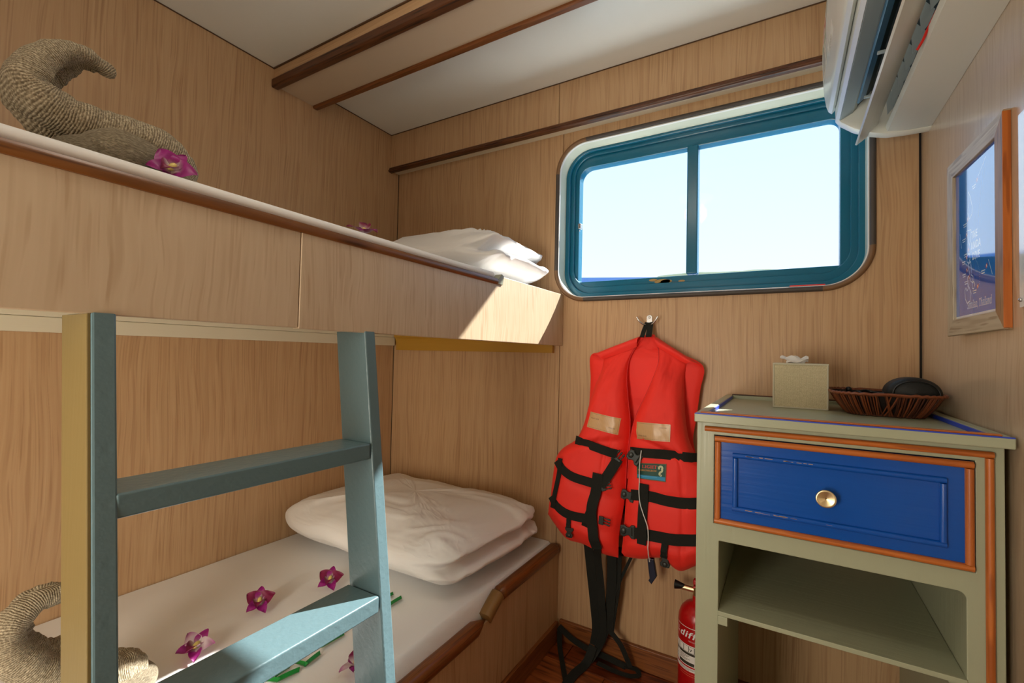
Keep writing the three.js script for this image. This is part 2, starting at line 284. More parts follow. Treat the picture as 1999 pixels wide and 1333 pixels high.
// ------------------------------------------------------------------ window
{
  const w = struct('window_1', 'wide sliding cabin window with rounded corners and teal frame', 'window');
  part('reveal', ring([0.7725, 1.6475, 1.1445, 1.6895], [0.779, 1.641, 1.151, 1.683], -0.13, 0.004, 0.001, 0.104, 0.098), M.reveal, w);
  // edging: four bent wooden corners and four straight rubber lengths
  const x0 = 0.7725, x1 = 1.6485, y0 = 1.1455, y1 = 1.6915, r = 0.104;
  const bar = (pts, m, label) => { const c = new THREE.CatmullRomCurve3(pts.map(([x, y]) => V(x, y, 0.004)), false, 'centripetal');
    const n = 24; const g = patch(10, n, (u, v) => { const p = c.getPointAt(v), t = c.getTangentAt(v), nn = V(-t.y, t.x, 0), a = Math.PI * (1 - u); return p.addScaledVector(nn, 0.0072 * Math.cos(a)).add(V(0, 0, -0.004 + 0.0115 * Math.pow(Math.sin(a), 0.6))); }, 0.03, c.getLength());
    part('edging', g, m, w, label); };
  const arc = (cx, cy, a0) => Array.from({ length: 13 }, (_, i) => [cx + r * Math.cos(a0 + i / 12 * Math.PI / 2), cy + r * Math.sin(a0 + i / 12 * Math.PI / 2)]);
  M.rubber.side = M.edgeWood.side = THREE.DoubleSide;
  bar(arc(x1 - r, y1 - r, 0), M.edgeWood, 'bent brown corner edging'); bar(arc(x0 + r, y1 - r, Math.PI / 2), M.edgeWood, 'bent brown corner edging'); bar(arc(x0 + r, y0 + r, Math.PI), M.edgeWood, 'bent brown corner edging'); bar(arc(x1 - r, y0 + r, Math.PI * 1.5), M.edgeWood, 'bent brown corner edging');
  bar([[x1 - r, y1], [x0 + r, y1]], M.rubber, 'dark grey straight edging'); bar([[x0, y1 - r], [x0, y0 + r]], M.rubber, 'dark grey straight edging'); bar([[x0 + r, y0], [x1 - r, y0]], M.rubber, 'dark grey straight edging'); bar([[x1, y0 + r], [x1, y1 - r]], M.rubber, 'dark grey straight edging');
  // painted frame: three stepped rings, then sashes
  part('frame', ring([0.779, 1.641, 1.151, 1.683], [0.792, 1.628, 1.172, 1.676], -0.105, -0.052, 0.002, 0.097, 0.085), M.frame, w, 'teal painted outer frame');
  part('frame_step', ring([0.785, 1.635, 1.16, 1.68], [0.805, 1.612, 1.195, 1.664], -0.11, -0.066, 0.002, 0.09, 0.07), M.frame, w);
  part('frame_step', ring([0.8, 1.62, 1.18, 1.67], [0.819, 1.590, 1.214, 1.630], -0.112, -0.076, 0.002, 0.07, [0.004, 0.004, 0.03, 0.045]), M.frame, w);
  part('mullion', box(1.189, 1.222, 1.222, 1.632, -0.108, -0.072, 0.003, 'y'), M.frame, w, 'teal upright between the panes');
  const sill = part('sill', box(0.80, 1.62, 1.172, 1.2175, -0.100, -0.073, 0.004, 'x'), M.frame, w, 'teal bottom rail with worn paint');
  // worn paint on the bottom rail: raised flakes coloured as a golden sun glint
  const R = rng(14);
  for (let k = 0; k < 7; k++) { const x = 1.08 + R() * 0.11, y = 1.190 + R() * 0.028; part('worn_glint', new THREE.CylinderGeometry(0.006 + R() * 0.011, 0.006, 0.0016, 9).rotateX(Math.PI / 2).scale(1.6, 0.5, 1).translate(x, y, -0.0727), std(0xa8884a, 0.45), sill, 'worn paint patch with a golden sun glint put into its colour'); }
  part('pane', box(0.815, 1.206, 1.2, 1.65, -0.093, -0.089, 0.0), M.glass, w); part('pane', box(1.205, 1.606, 1.2, 1.66, -0.102, -0.098, 0.0), M.glass, w);
  const la = part('latch', box(0.820, 0.832, 1.408, 1.428, -0.084, -0.066, 0.003), M.metal, w, 'small metal window latch'); part('screw', new THREE.SphereGeometry(0.0025, 10, 8).translate(0.826, 1.402, -0.071), M.metal, la);
  part('red_tape', box(1.47, 1.55, 1.1515, 1.1575, -0.002, 0.0035, 0.0008, 'x'), M.redPaint, w, 'strip of red tape along the lower edge');
  part('sealant', ring([0.7785, 1.6415, 1.1505, 1.6835], [0.7805, 1.6395, 1.1535, 1.6815], -0.004, 0.0052, 0.0005, 0.098, 0.096), M.white, w, 'thin white sealant line');
}
// the sea and islands outside; the boat heels, so the water plane slopes in cabin axes
{
  const n = V(0.0606, 0.9859, 0.1562).normalize();
  const sea = shade(new THREE.Mesh(new THREE.CircleGeometry(9000, 96), phys(0x123f72, 0.9, { specularIntensity: 0.1 }))); sea.name = 'sea'; sea.quaternion.setFromUnitVectors(V(0, 0, 1), n); sea.position.set(0, -2.2, 0);
  sea.userData = { label: 'deep blue sea beyond the window', category: 'sea', kind: 'stuff' }; scene.add(sea);
  const isl = (name, label, a0, a1, h, seed, dist) => { // azimuth in x per unit -z
    const nU = 60, g = patch(nU, 8, (u, v) => {
      const q = Math.PI * v, a = lerp(a0, a1, u), e = Math.sin(Math.PI * clamp(u, 0, 1)) ** 0.5 * (0.55 + 0.6 * fbm(u * 6, 0.3, 0, 0, seed, 4)) * h * dist;
      const dd = dist * (1 + 0.06 * Math.cos(q)); const x = a * dd, z = -dd; const base = -2.2 - (n.x * x + n.z * z) / n.y; return V(x, base - 30 + Math.sin(q) * (e + 30), z);
    });
    const o = shade(new THREE.Mesh(g, std(0x4a5a3c, 1, { side: THREE.DoubleSide }))); o.name = numbered(name); o.userData = { label, category: 'island' }; scene.add(o);
  };
  isl('island', 'long low blue island seen through the right window pane', -0.24, 0.16, 0.0155, 4, 3000);
}

{ // white deck out of view, added to bounce sunlight up through the window
  const d = thing('bounce_deck', 'unseen white deck added below the window to bounce sun indoors', 'deck');
  part('bounce_plate', box(-0.6, 2.6, 0.55, 0.6, -1.25, -0.131, 0.004), phys(0xf2f2ee, 0.5), d); part('bounce_upstand', box(-0.6, 2.6, 0.6, 0.95, -1.28, -1.2, 0.01), phys(0xf2f2ee, 0.5), d);
}

// ------------------------------------------------------------------ ceiling lamp above the viewer, added fill panel behind
{
  const c = thing('ceiling_lamp', 'round frosted ceiling lamp above the viewer', 'lamp', [1.02, H, 1.1]);
  part('base', new THREE.CylinderGeometry(0.1, 0.1, 0.02, 40).translate(0, -0.01, 0), M.white, c);
  part('diffuser', lathe([[0.001, -0.055], [0.05, -0.05], [0.08, -0.035], [0.092, -0.02]], 40), std(0xffffff, 0.5, { emissive: LAMP.warm, emissiveIntensity: 2, side: THREE.DoubleSide }), c);
  const p = new THREE.PointLight(LAMP.warm, LAMP.ceiling); p.position.set(0, -0.11, 0); p.castShadow = true; p.shadow.radius = 3; c.add(p);
  const w = thing('fill_panel', 'tall frosted fill light panel added unseen on the wall behind the viewer', 'lamp', [0.92, 0.80, D]);  // unseen light panel, added and made tall to brighten the lower cabin
  part('housing', box(-0.2, 0.2, -0.41, 0.41, -0.03, 0, 0.004), M.white, w);
  part('diffuser', box(-0.185, 0.185, -0.395, 0.395, -0.034, -0.0295, 0.001), std(0xffffff, 0.5, { emissive: LAMP.warm, emissiveIntensity: 2 }), w);
  const a = new THREE.RectAreaLight(LAMP.warm, LAMP.wall, 0.37, 0.79); a.position.set(0, 0, -0.037); w.add(a); a.lookAt(0.95, 0.8, 0);
}

// ------------------------------------------------------------------ upper bunk
{
  const b = thing('upper_bunk', 'upper bunk with pale oak front boards and brown top rail', 'bunk');
  // front boards: one by the window with a taller end, one nearer the viewer
  const s = new THREE.Shape(); s.moveTo(0.002, 0.989); s.lineTo(1.0, 0.989); s.lineTo(1.0, 1.1405); s.lineTo(0.425, 1.1405); s.lineTo(0.405, 1.163); s.lineTo(0.002, 1.163); s.closePath();
  const g = extr(s, 0.016, 0.0012); g.rotateY(-Math.PI / 2); g.translate(0.8, 0, 0);
  part('front_board', gridUV(g, 'y', 2), M.pale, b, 'pale oak board with the taller end by the window');
  part('front_board', box(0.784, 0.8, 0.989, 1.1405, 1.0025, 2.05, 0.0012, 'y', 6), M.pale, b);
  const r = new THREE.Shape(); r.moveTo(-0.02, 0); r.lineTo(0.003, 0); r.quadraticCurveTo(0.0075, 0.0065, 0.003, 0.0135); r.lineTo(-0.02, 0.0135); r.closePath();
  const rg = extr(r, 2.05 - 0.428, 0.0008); rg.translate(0.8, 1.1405, 0.428);
  part('rail', gridUV(rg, 'z'), phys(0xd2ccb0, 0.34, { map: T.mid }), b, 'brown varnished top rail');
  part('rail_end', gridUV(extr((() => { const q = new THREE.Shape(); q.moveTo(0.405, 1.1415); q.lineTo(0.43, 1.1415); q.lineTo(0.424, 1.155); q.lineTo(0.409, 1.168); q.lineTo(0.4, 1.164); q.closePath(); return q; })(), 0.022, 0.001).rotateY(-Math.PI / 2).translate(0.804, 0, 0), 'z'), phys(0x8d8e78, 0.4), b, 'grey-brown end block of the rail');
  part('base_board', box(0.001, 0.784, 1.0355, 1.05, 0.001, 2.05, 0.001, 'z'), M.cream, b, 'cream painted underside');
  const c = thing('wall_cleat', 'cream painted batten under the upper bunk on the left wall', 'batten');
  part('batten', box(0.0, 0.022, 0.981, 1.016, 0.016, 2.05, 0.002, 'z'), M.cream, c); part('batten', box(0.0, 0.026, 1.0165, 1.035, 0.016, 2.05, 0.002, 'z', 2), M.cream, c);
  const c2 = thing('wall_cleat', 'amber varnished moulding under the upper bunk on the window wall', 'moulding');
  const q = new THREE.Shape(); q.moveTo(0, 0); q.lineTo(0.016, 0); q.lineTo(0.016, 0.010); q.quadraticCurveTo(0.018, 0.018, 0.03, 0.02); q.lineTo(0.03, 0.026); q.lineTo(0, 0.026); q.closePath();
  const mg = extr(q, 0.74, 0.0006); mg.rotateY(Math.PI / 2); mg.scale(1, 1, -1);
  { const p = mg.attributes.position, id = []; for (let i = 0; i < p.count; i += 3) id.push(i, i + 2, i + 1); mg.setIndex(id); }
  const mg2 = mg.toNonIndexed(); mg2.computeVertexNormals(); mg2.scale(1, 2.7, 1); mg2.computeVertexNormals(); mg2.translate(0.03, 0.964, 0.0005);
  part('moulding', gridUV(mg2, 'x'), M.amber, c2);
  const m = thing('mattress', 'white sheeted mattress on the upper bunk', 'mattress');
  const mr = (x0, x1, y0, y1, z0, z1, rad) => { const g = new RoundedBoxGeometry(x1 - x0, y1 - y0, z1 - z0, 8, rad); g.translate((x0 + x1) / 2, (y0 + y1) / 2, (z0 + z1) / 2); return gridUV(g, 'z'); };
  part('sheet', mr(0.004, 0.798, 1.1542, 1.1725, 0.43, 2.045, 0.009), M.sheet, m);
  part('under_sheet', mr(0.004, 0.783, 1.0515, 1.170, 0.004, 2.045, 0.02), M.sheet, m);
}
// ------------------------------------------------------------------ lower bunk
{
  const b = thing('lower_bunk', 'lower bunk box with oak front and rounded brown rail', 'bunk');
  const s = new THREE.Shape(); s.moveTo(0.002, 0.0); s.lineTo(2.05, 0.0); s.lineTo(2.05, 0.262); s.lineTo(0.43, 0.262); s.lineTo(0.39, 0.302); s.lineTo(0.002, 0.302); s.closePath();
  const g = extr(s, 0.016, 0.001); g.rotateY(-Math.PI / 2); g.translate(0.8, 0, 0);
  part('front_board', gridUV(g, 'y', 14), M.oak, b);
  part('skirting', box(0.8, 0.812, 0, 0.064, 0.016, 2.05, 0.003, 'z', 4), phys(0xf0e0d0, 0.4, { map: T.mid }), b, 'brown skirting strip');
  const rail = (pts, m, label) => { const g = sweep(pts.map((p) => V(...p)), () => 0.017, { n: 30, m: 16, cross: (th) => 1 / Math.pow(Math.abs(Math.cos(th)) ** 3.2 + (Math.abs(Math.sin(th)) * 0.95) ** 3.2, 1 / 3.2) }); part('rail', g, m, b, label); };
  const railM = phys(0xe8d8c0, 0.34, { map: T.mid });
  rail([[0.793, 0.302, 0.004], [0.793, 0.302, 0.2], [0.793, 0.302, 0.378]], railM, 'raised brown rail by the wall');
  rail([[0.793, 0.304, 0.372], [0.793, 0.288, 0.402], [0.793, 0.266, 0.438]], phys(0x8f6a3a, 0.4, { bumpMap: T.brush, bumpScale: 0.0006 }), 'sloping joint piece of the rail');
  rail([[0.793, 0.263, 0.43], [0.793, 0.262, 1.2], [0.793, 0.262, 2.048]], railM, 'long brown rail');
  part('base_board', box(0.001, 0.784, 0.16, 0.178, 0.001, 2.05, 0, 'z'), M.cream, b);
  const m = thing('mattress', 'white sheeted mattress on the lower bunk', 'mattress');
  // sheet with soft rolls along the front edge
  const g2 = patch(70, 120, (u, v) => {
    const z = 0.004 + v * 2.04; let x, y; const k = u * 1.25;
    if (k < 1) { x = 0.003 + k * 0.758; y = 0.315; } else { const a = (k - 1) / 0.25 * Math.PI / 2; x = 0.761 + 0.0225 * Math.sin(a); y = 0.315 - 0.075 * (1 - Math.cos(a)); }
    const e = sstep(0.45, 0.95, u) * 0.006; y += e * (fbm(z * 3 + x * 8, x * 14, 0, 0, 71, 3) - 0.5) + 0.004 * (fbm(x * 6, z * 4, 0, 0, 33, 3) - 0.5);
    y -= 0.006 * Math.exp(-Math.pow((x - 0.27 - 0.02 * z) / 0.006, 2)) * 0.5;
    return V(x, y, z);
  }, 0.83, 2.04);
  { const i = g2.index.array; for (let k = 0; k < i.length; k += 3) { const t = i[k + 1]; i[k + 1] = i[k + 2]; i[k + 2] = t; } g2.computeVertexNormals(); }
  part('sheet', g2, M.sheet, m); M.sheet.side = THREE.DoubleSide;
  part('foam', box(0.004, 0.755, 0.179, 0.303, 0.006, 2.04, 0.01), M.white, m);
}
// ------------------------------------------------------------------ pillows
function pillowGeo(a, b, c, e, o = {}) { // half sizes; x across the bunk, z along it
  const { seed = 1, fold = 0, crown = 0, nx = 150, ny = 100, wr = 0.004 } = o, sp = (w, p) => Math.sign(w) * Math.pow(Math.abs(w), p);
  const g = patch(nx, ny, (u, v) => {
    const th = u * Math.PI * 2, ph = (v - 0.5) * Math.PI; let cx = sp(Math.cos(th), e), cz = sp(Math.sin(th), e);
    const pr = Math.pow(Math.cos(ph), 0.55), h = sp(Math.sin(ph), 0.8);
    let x = a * cx * pr, z = -b * cz * pr, y = c * h;
    // dome: thickest in the middle, slack corners
    const rr = Math.max(Math.abs(x / a), Math.abs(z / b)); y *= 1 - 0.42 * Math.pow(rr, 3) + crown * (x / a);
    const f = sstep(0.45, 0.98, x / a);
    if (fold && f > 0) { // folded-over edge facing the cabin: two slack layers
      const w = Math.abs(y) / c; x -= f * fold * Math.exp(-Math.pow((y / c - 0.05 - 0.25 * (fbm(z * 9, 2, 0, 0, seed + 5, 3) - 0.5)) / 0.22, 2));
      x += f * 0.010 * (fbm(z * 26 + y * 30, y * 45, 0, 0, seed + 3, 3) - 0.5); y += f * 0.012 * (fbm(z * 30, y * 20 + 7, 0, 0, seed + 4, 2) - 0.5);
    }
    const d = 1 - Math.abs(2 * fbm(x * 5 + 3, z * 7 + x * 4, 0, 0, seed, 4) - 1); y += wr * (Math.pow(d, 4) - 0.3) * sstep(0, 0.5, v) + 0.008 * (fbm(x * 4, z * 4, 0, 0, seed + 9, 2) - 0.5);
    return V(x, y, z);
  }, 3.6 * a, 3.6 * b, true);
  return g;
}
{
  const p = thing('pillow', 'plump white pillow with folded edge on the lower bunk', 'pillow', [0.402, 0.402, 0.282]);
  const g = pillowGeo(0.388, 0.27, 0.088, 0.32, { seed: 11, fold: 0.07, wr: 0.010 }); g.rotateY(-0.03); part('pillow_case', g, M.pillow, p);
  const q = thing('pillow', 'white pillow at the window end of the upper bunk', 'pillow', [0.452, 1.252, 0.218]);
  const g2 = pillowGeo(0.345, 0.21, 0.082, 0.32, { seed: 29, fold: 0.08, wr: 0.018 }); part('pillow_case', g2, M.pillow, q);
}
// ------------------------------------------------------------------ ladder
{
  const L = thing('bunk_ladder', 'slate teal painted wooden ladder leaning on the upper bunk', 'ladder');
  const fx = (y) => 0.801 + (0.989 - y) * 0.128, w = 0.074;
  const rail = (z0, z1) => {
    const s = new THREE.Shape(); s.moveTo(fx(0.988) - w, 0.988); s.lineTo(fx(0) - w, 0.0); s.lineTo(fx(0), 0.0); s.lineTo(fx(0.988), 0.988); s.closePath();
    const g = extr(s, z1 - z0, 0.0025); g.translate(0, 0, z0); part('rail', gridUV(g, 'y'), M.ladder, L);
  };
  rail(0.849, 0.873); rail(1.234, 1.2565);
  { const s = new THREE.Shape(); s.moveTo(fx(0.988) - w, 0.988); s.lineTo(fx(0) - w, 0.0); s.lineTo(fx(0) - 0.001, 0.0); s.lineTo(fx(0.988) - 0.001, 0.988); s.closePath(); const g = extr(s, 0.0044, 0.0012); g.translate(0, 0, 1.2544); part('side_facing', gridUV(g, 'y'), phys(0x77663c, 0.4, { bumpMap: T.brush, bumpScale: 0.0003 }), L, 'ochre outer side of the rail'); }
  for (const y of [0.791, 0.534, 0.277]) {
    const x1 = fx(y - 0.014) + 0.002, g = box(x1 - 0.078, x1, y - 0.028, y, 0.8735, 1.2335, 0.003, 'z'); part('step', g, M.ladder, L);
  }
}
// ------------------------------------------------------------------ folded towel animals
function towel(name, label, pts, radii, opt, mt = M.terry) {
  const o = thing(name, label, 'towel');
  const cross = (th) => 0.80 + 0.30 * Math.pow(Math.abs(Math.cos(th)), 1.3);
  const wob = (u, t) => 0.0035 * (fbm(u * 7 + t * 3, t * 26, 7, 0, opt.seed, 3) - 0.5) * 2;
  part('neck_roll', sweep(pts.map((p) => V(...p)), (t) => poly(radii, t), { n: 150, m: 40, up: opt.up, cross, wob }), mt, o);
  const k = opt.cut; part('neck_roll', sweep(pts.slice(1, k).map((p, i) => { const w = sstep(-0.5, 3, i); return V(p[0] - 0.006 - 0.026 * w, p[1] - 0.004 * w, p[2] - 0.011 * w); }), (t) => poly(radii.slice(1, k), t) * lerp(0.6, 0.92, sstep(0, 0.3, t)), { n: 110, m: 32, up: opt.up, wob }), mt, o);
  for (const [c, s, r] of opt.folds) { const g = pillowGeo(s[0], s[2], s[1], 0.75, { seed: opt.seed + 3, nx: 60, ny: 40, wr: 0.004 }); g.rotateY(r); g.translate(...c); part('folded_body', g, mt, o); }
  return o;
}
towel('towel_bird', 'ribbed towel folded into a curled bird on the upper bunk',
  [[0.655, 1.326, 1.197], [0.658, 1.335, 1.212], [0.66, 1.337, 1.231], [0.66, 1.330, 1.251], [0.662, 1.313, 1.268], [0.664, 1.292, 1.280], [0.666, 1.269, 1.284], [0.668, 1.255, 1.274], [0.668, 1.247, 1.255], [0.668, 1.241, 1.225], [0.668, 1.235, 1.193], [0.668, 1.228, 1.163], [0.668, 1.216, 1.132], [0.668, 1.200, 1.104]],
  [0.0075, 0.011, 0.0145, 0.0175, 0.0215, 0.0255, 0.0275, 0.029, 0.033, 0.041, 0.048, 0.047, 0.039, 0.022],
  { seed: 5, cut: 10, up: V(1, 0, 0), folds: [[[0.668, 1.198, 1.19], [0.066, 0.026, 0.08], 0.05], [[0.700, 1.205, 1.195], [0.036, 0.03, 0.05], 0.3], [[0.63, 1.2, 1.105], [0.035, 0.024, 0.035], 0.2]] });
towel('towel_bird', 'ribbed towel folded into a curled bird on the lower bunk behind the ladder',
  [[0.40, 0.512, 1.118], [0.41, 0.528, 1.139], [0.415, 0.537, 1.164], [0.42, 0.538, 1.188], [0.425, 0.528, 1.208], [0.43, 0.51, 1.222], [0.435, 0.482, 1.222], [0.44, 0.45, 1.203], [0.44, 0.415, 1.17], [0.44, 0.385, 1.125], [0.44, 0.372, 1.085], [0.44, 0.36, 1.05]],
  [0.012, 0.016, 0.0185, 0.021, 0.0245, 0.028, 0.031, 0.036, 0.042, 0.044, 0.042, 0.034],
  { seed: 8, cut: 9, up: V(1, 0, 0), folds: [[[0.44, 0.352, 1.13], [0.07, 0.036, 0.1], 0.1], [[0.36, 0.405, 1.145], [0.026, 0.03, 0.06], 0.2]] });
// ------------------------------------------------------------------ orchids
function petalGeo(len, wid, cup, curl, ptip = 0.55, white = 0.3, dark = 0) {
  const nu = 8, nv = 12, g = patch(nu, nv, (u, v) => {
    const w = wid * Math.pow(Math.sin(Math.PI * Math.pow(clamp(v * 0.97 + 0.015, 0, 1), ptip)), 0.8), s = (u - 0.5) * 2;
    return V(s * w, 0.003 + cup * (s * s) * w * 0.6 + curl * Math.sin(v * 2.4) * len * 0.4 + 0.0012 * Math.sin(v * 9 + u * 5), v * len);
  });
  const c = []; for (let j = 0; j <= nv; j++) for (let i = 0; i <= nu; i++) { const v = j / nv, s = Math.abs(i / nu - 0.5) * 2, k = sstep(white * 0.3, white * 1.6 + 0.05, v + s * 0.12), n = 0.85 + 0.3 * noise(i * 1.7, j * 0.9, 0, 0, 3);
    const m = dark ? [0.22, 0.004, 0.06] : [0.33, 0.006, 0.20]; c.push(lerp(0.78, m[0] * n, k), lerp(0.68, m[1] * n, k), lerp(0.70, m[2] * n, k)); }
  g.setAttribute('color', new THREE.Float32BufferAttribute(c, 3)); return g;
}
const PET = { sepal: petalGeo(0.032, 0.0105, 0.4, 0.5, 0.75, 0.25), petal: petalGeo(0.033, 0.0165, 0.35, 0.45, 0.62, 0.28), deep: petalGeo(0.033, 0.0165, 0.35, 0.45, 0.62, 0.2, 1), lip: petalGeo(0.026, 0.011, 1.1, 0.9, 0.7, 0.35, 1), pale: petalGeo(0.033, 0.0135, 0.35, 0.45, 0.62, 0.75) };
function orchid(label, pos, face, spin, kind = 'petal', sc = 1) { // local y is where the blossom faces
  const o = thing('orchid_flower', label, 'flower', pos, 'loose orchid blossoms on the beds'); o.scale.setScalar(sc);
  o.quaternion.setFromUnitVectors(V(0, 1, 0), V(...face).normalize()).multiply(new THREE.Quaternion().setFromAxisAngle(V(0, 1, 0), spin));
  [[0, 'sepal'], [1.2, kind], [2.4, 'sepal'], [-2.4, 'sepal'], [-1.2, kind]].forEach(([a, k], i) => { const m = part('petal', PET[k], petalMat, o); m.rotation.order = 'YXZ'; m.rotation.y = a + 0.1 * Math.sin(i * 3.1 + spin * 2); m.rotation.x = -0.05 - 0.12 * ((i * 7) % 3) / 2; });
  const l = part('lip', PET.lip, petalMat, o, 'dark curled lip'); l.rotation.set(-0.45, Math.PI, 0, 'YXZ');
  part('column', new THREE.SphereGeometry(0.005, 14, 10).scale(0.9, 1, 1.5).translate(0, 0.009, 0.001), std(0xe6d27a, 0.5), o, 'yellow-white centre');
}
const S0 = Math.PI; // top petal away from the viewer
orchid('magenta orchid blossom beside the ladder rail below the pillow', [0.406, 0.331, 0.612], [0.35, 0.75, 0.45], S0 + 0.5, 'deep', 1.12);
orchid('magenta orchid blossom in the middle of the lower bunk sheet', [0.356, 0.332, 0.777], [0.45, 0.75, 0.4], S0 + 0.75, 'deep', 1.12);
orchid('purple and white orchid blossom nearest the towel on the lower bunk', [0.415, 0.331, 0.945], [0.3, 0.8, 0.3], S0 + 0.35, 'pale', 1.12);
orchid('orchid blossom half hidden behind the lower ladder rail', [0.735, 0.330, 0.800], [-0.3, 0.8, 0.2], 0.6, 'pale', 1.1);
orchid('purple orchid blossom tucked against the towel bird on the upper bunk', [0.745, 1.192, 1.160], [0.75, 0.35, 0.35], S0 + 0.5, 'petal', 0.92);
orchid('magenta orchid blossom alone on the upper bunk edge', [0.742, 1.184, 0.828], [0.25, 0.9, 0.1], 0.6, 'deep', 1.05);
// ------------------------------------------------------------------ cut leaf strips
function leafStrip(label, a, b, w = 0.011) {
  const A = V(...a), B = V(...b), d = B.clone().sub(A), len = d.length(), o = thing('leaf_strip', label, 'leaf', a, 'cut green leaf strips on the lower bunk'); o.rotation.y = Math.atan2(d.x, d.z);
  const half = (s, m) => { const g = patch(4, 10, (u, v) => V(s * (w * 0.5 * u + 0.0003), 0.0015 + 0.0045 * (s > 0 ? u : 1 - 0) * (s > 0 ? 1 : u) + 0.001 * Math.sin(v * 3), v * len + (s > 0 ? 0.004 * u : -0.003 * u))); part('leaf_half', g, m, o); };
  half(1, M.leaf); half(-1, M.leafDark);
}
leafStrip('single folded green leaf strip just behind the lower ladder rail', [0.610, 0.3155, 0.791], [0.614, 0.3155, 0.735], 0.014);
leafStrip('short green leaf strip forming the foot of the V shape under the lower step', [0.607, 0.3155, 0.853], [0.632, 0.3155, 0.847], 0.012);
leafStrip('long green leaf strip forming the arm of the V shape under the lower step', [0.634, 0.3155, 0.848], [0.627, 0.3155, 0.806], 0.012);
leafStrip('short green leaf strip at the bottom picture edge under the lower step', [0.608, 0.3155, 0.913], [0.627, 0.3155, 0.903], 0.012);
leafStrip('broad green leaf strip at the bottom picture edge under the lower step', [0.627, 0.3155, 0.903], [0.637, 0.3155, 0.862], 0.015);
leafStrip('thin dark leaf strip partly hidden behind the lower step', [0.613, 0.3155, 0.898], [0.611, 0.3155, 0.865], 0.009);
leafStrip('upper of two green leaf strips right of the ladder below the pillow', [0.580, 0.3155, 0.590], [0.580, 0.3155, 0.551], 0.012);
leafStrip('lower of two green leaf strips right of the ladder below the pillow', [0.612, 0.3155, 0.605], [0.612, 0.3155, 0.553], 0.013);

// ------------------------------------------------------------------ coat hook and life jacket
{
  const h = thing('coat_hook', 'small chrome double coat hook on the wall above the life jacket', 'hook');
  const pl = shapeRR(-0.008, 0.008, -0.014, 0.012, 0.0075); const g = extr(pl, 0.004, 0.001); g.translate(1.096, 1.074, 0.0002);
  part('plate', g, M.metal, h); part('screw', new THREE.SphereGeometry(0.0035, 12, 8).scale(1, 1, 0.5).translate(1.096, 1.079, 0.0045), M.metal, h);
  const arm = (s) => part('arm', new THREE.TubeGeometry(new THREE.CatmullRomCurve3([V(1.096 + s * 0.003, 1.058, 0.006), V(1.096 + s * 0.012, 1.056, 0.022), V(1.096 + s * 0.024, 1.066, 0.03), V(1.096 + s * 0.032, 1.079, 0.032)]), 24, 0.0028, 10), M.metal, h);
  arm(-1); arm(1); part('knob', new THREE.SphereGeometry(0.0045, 14, 10).translate(1.091, 1.056, 0.012), M.brass, h);
}
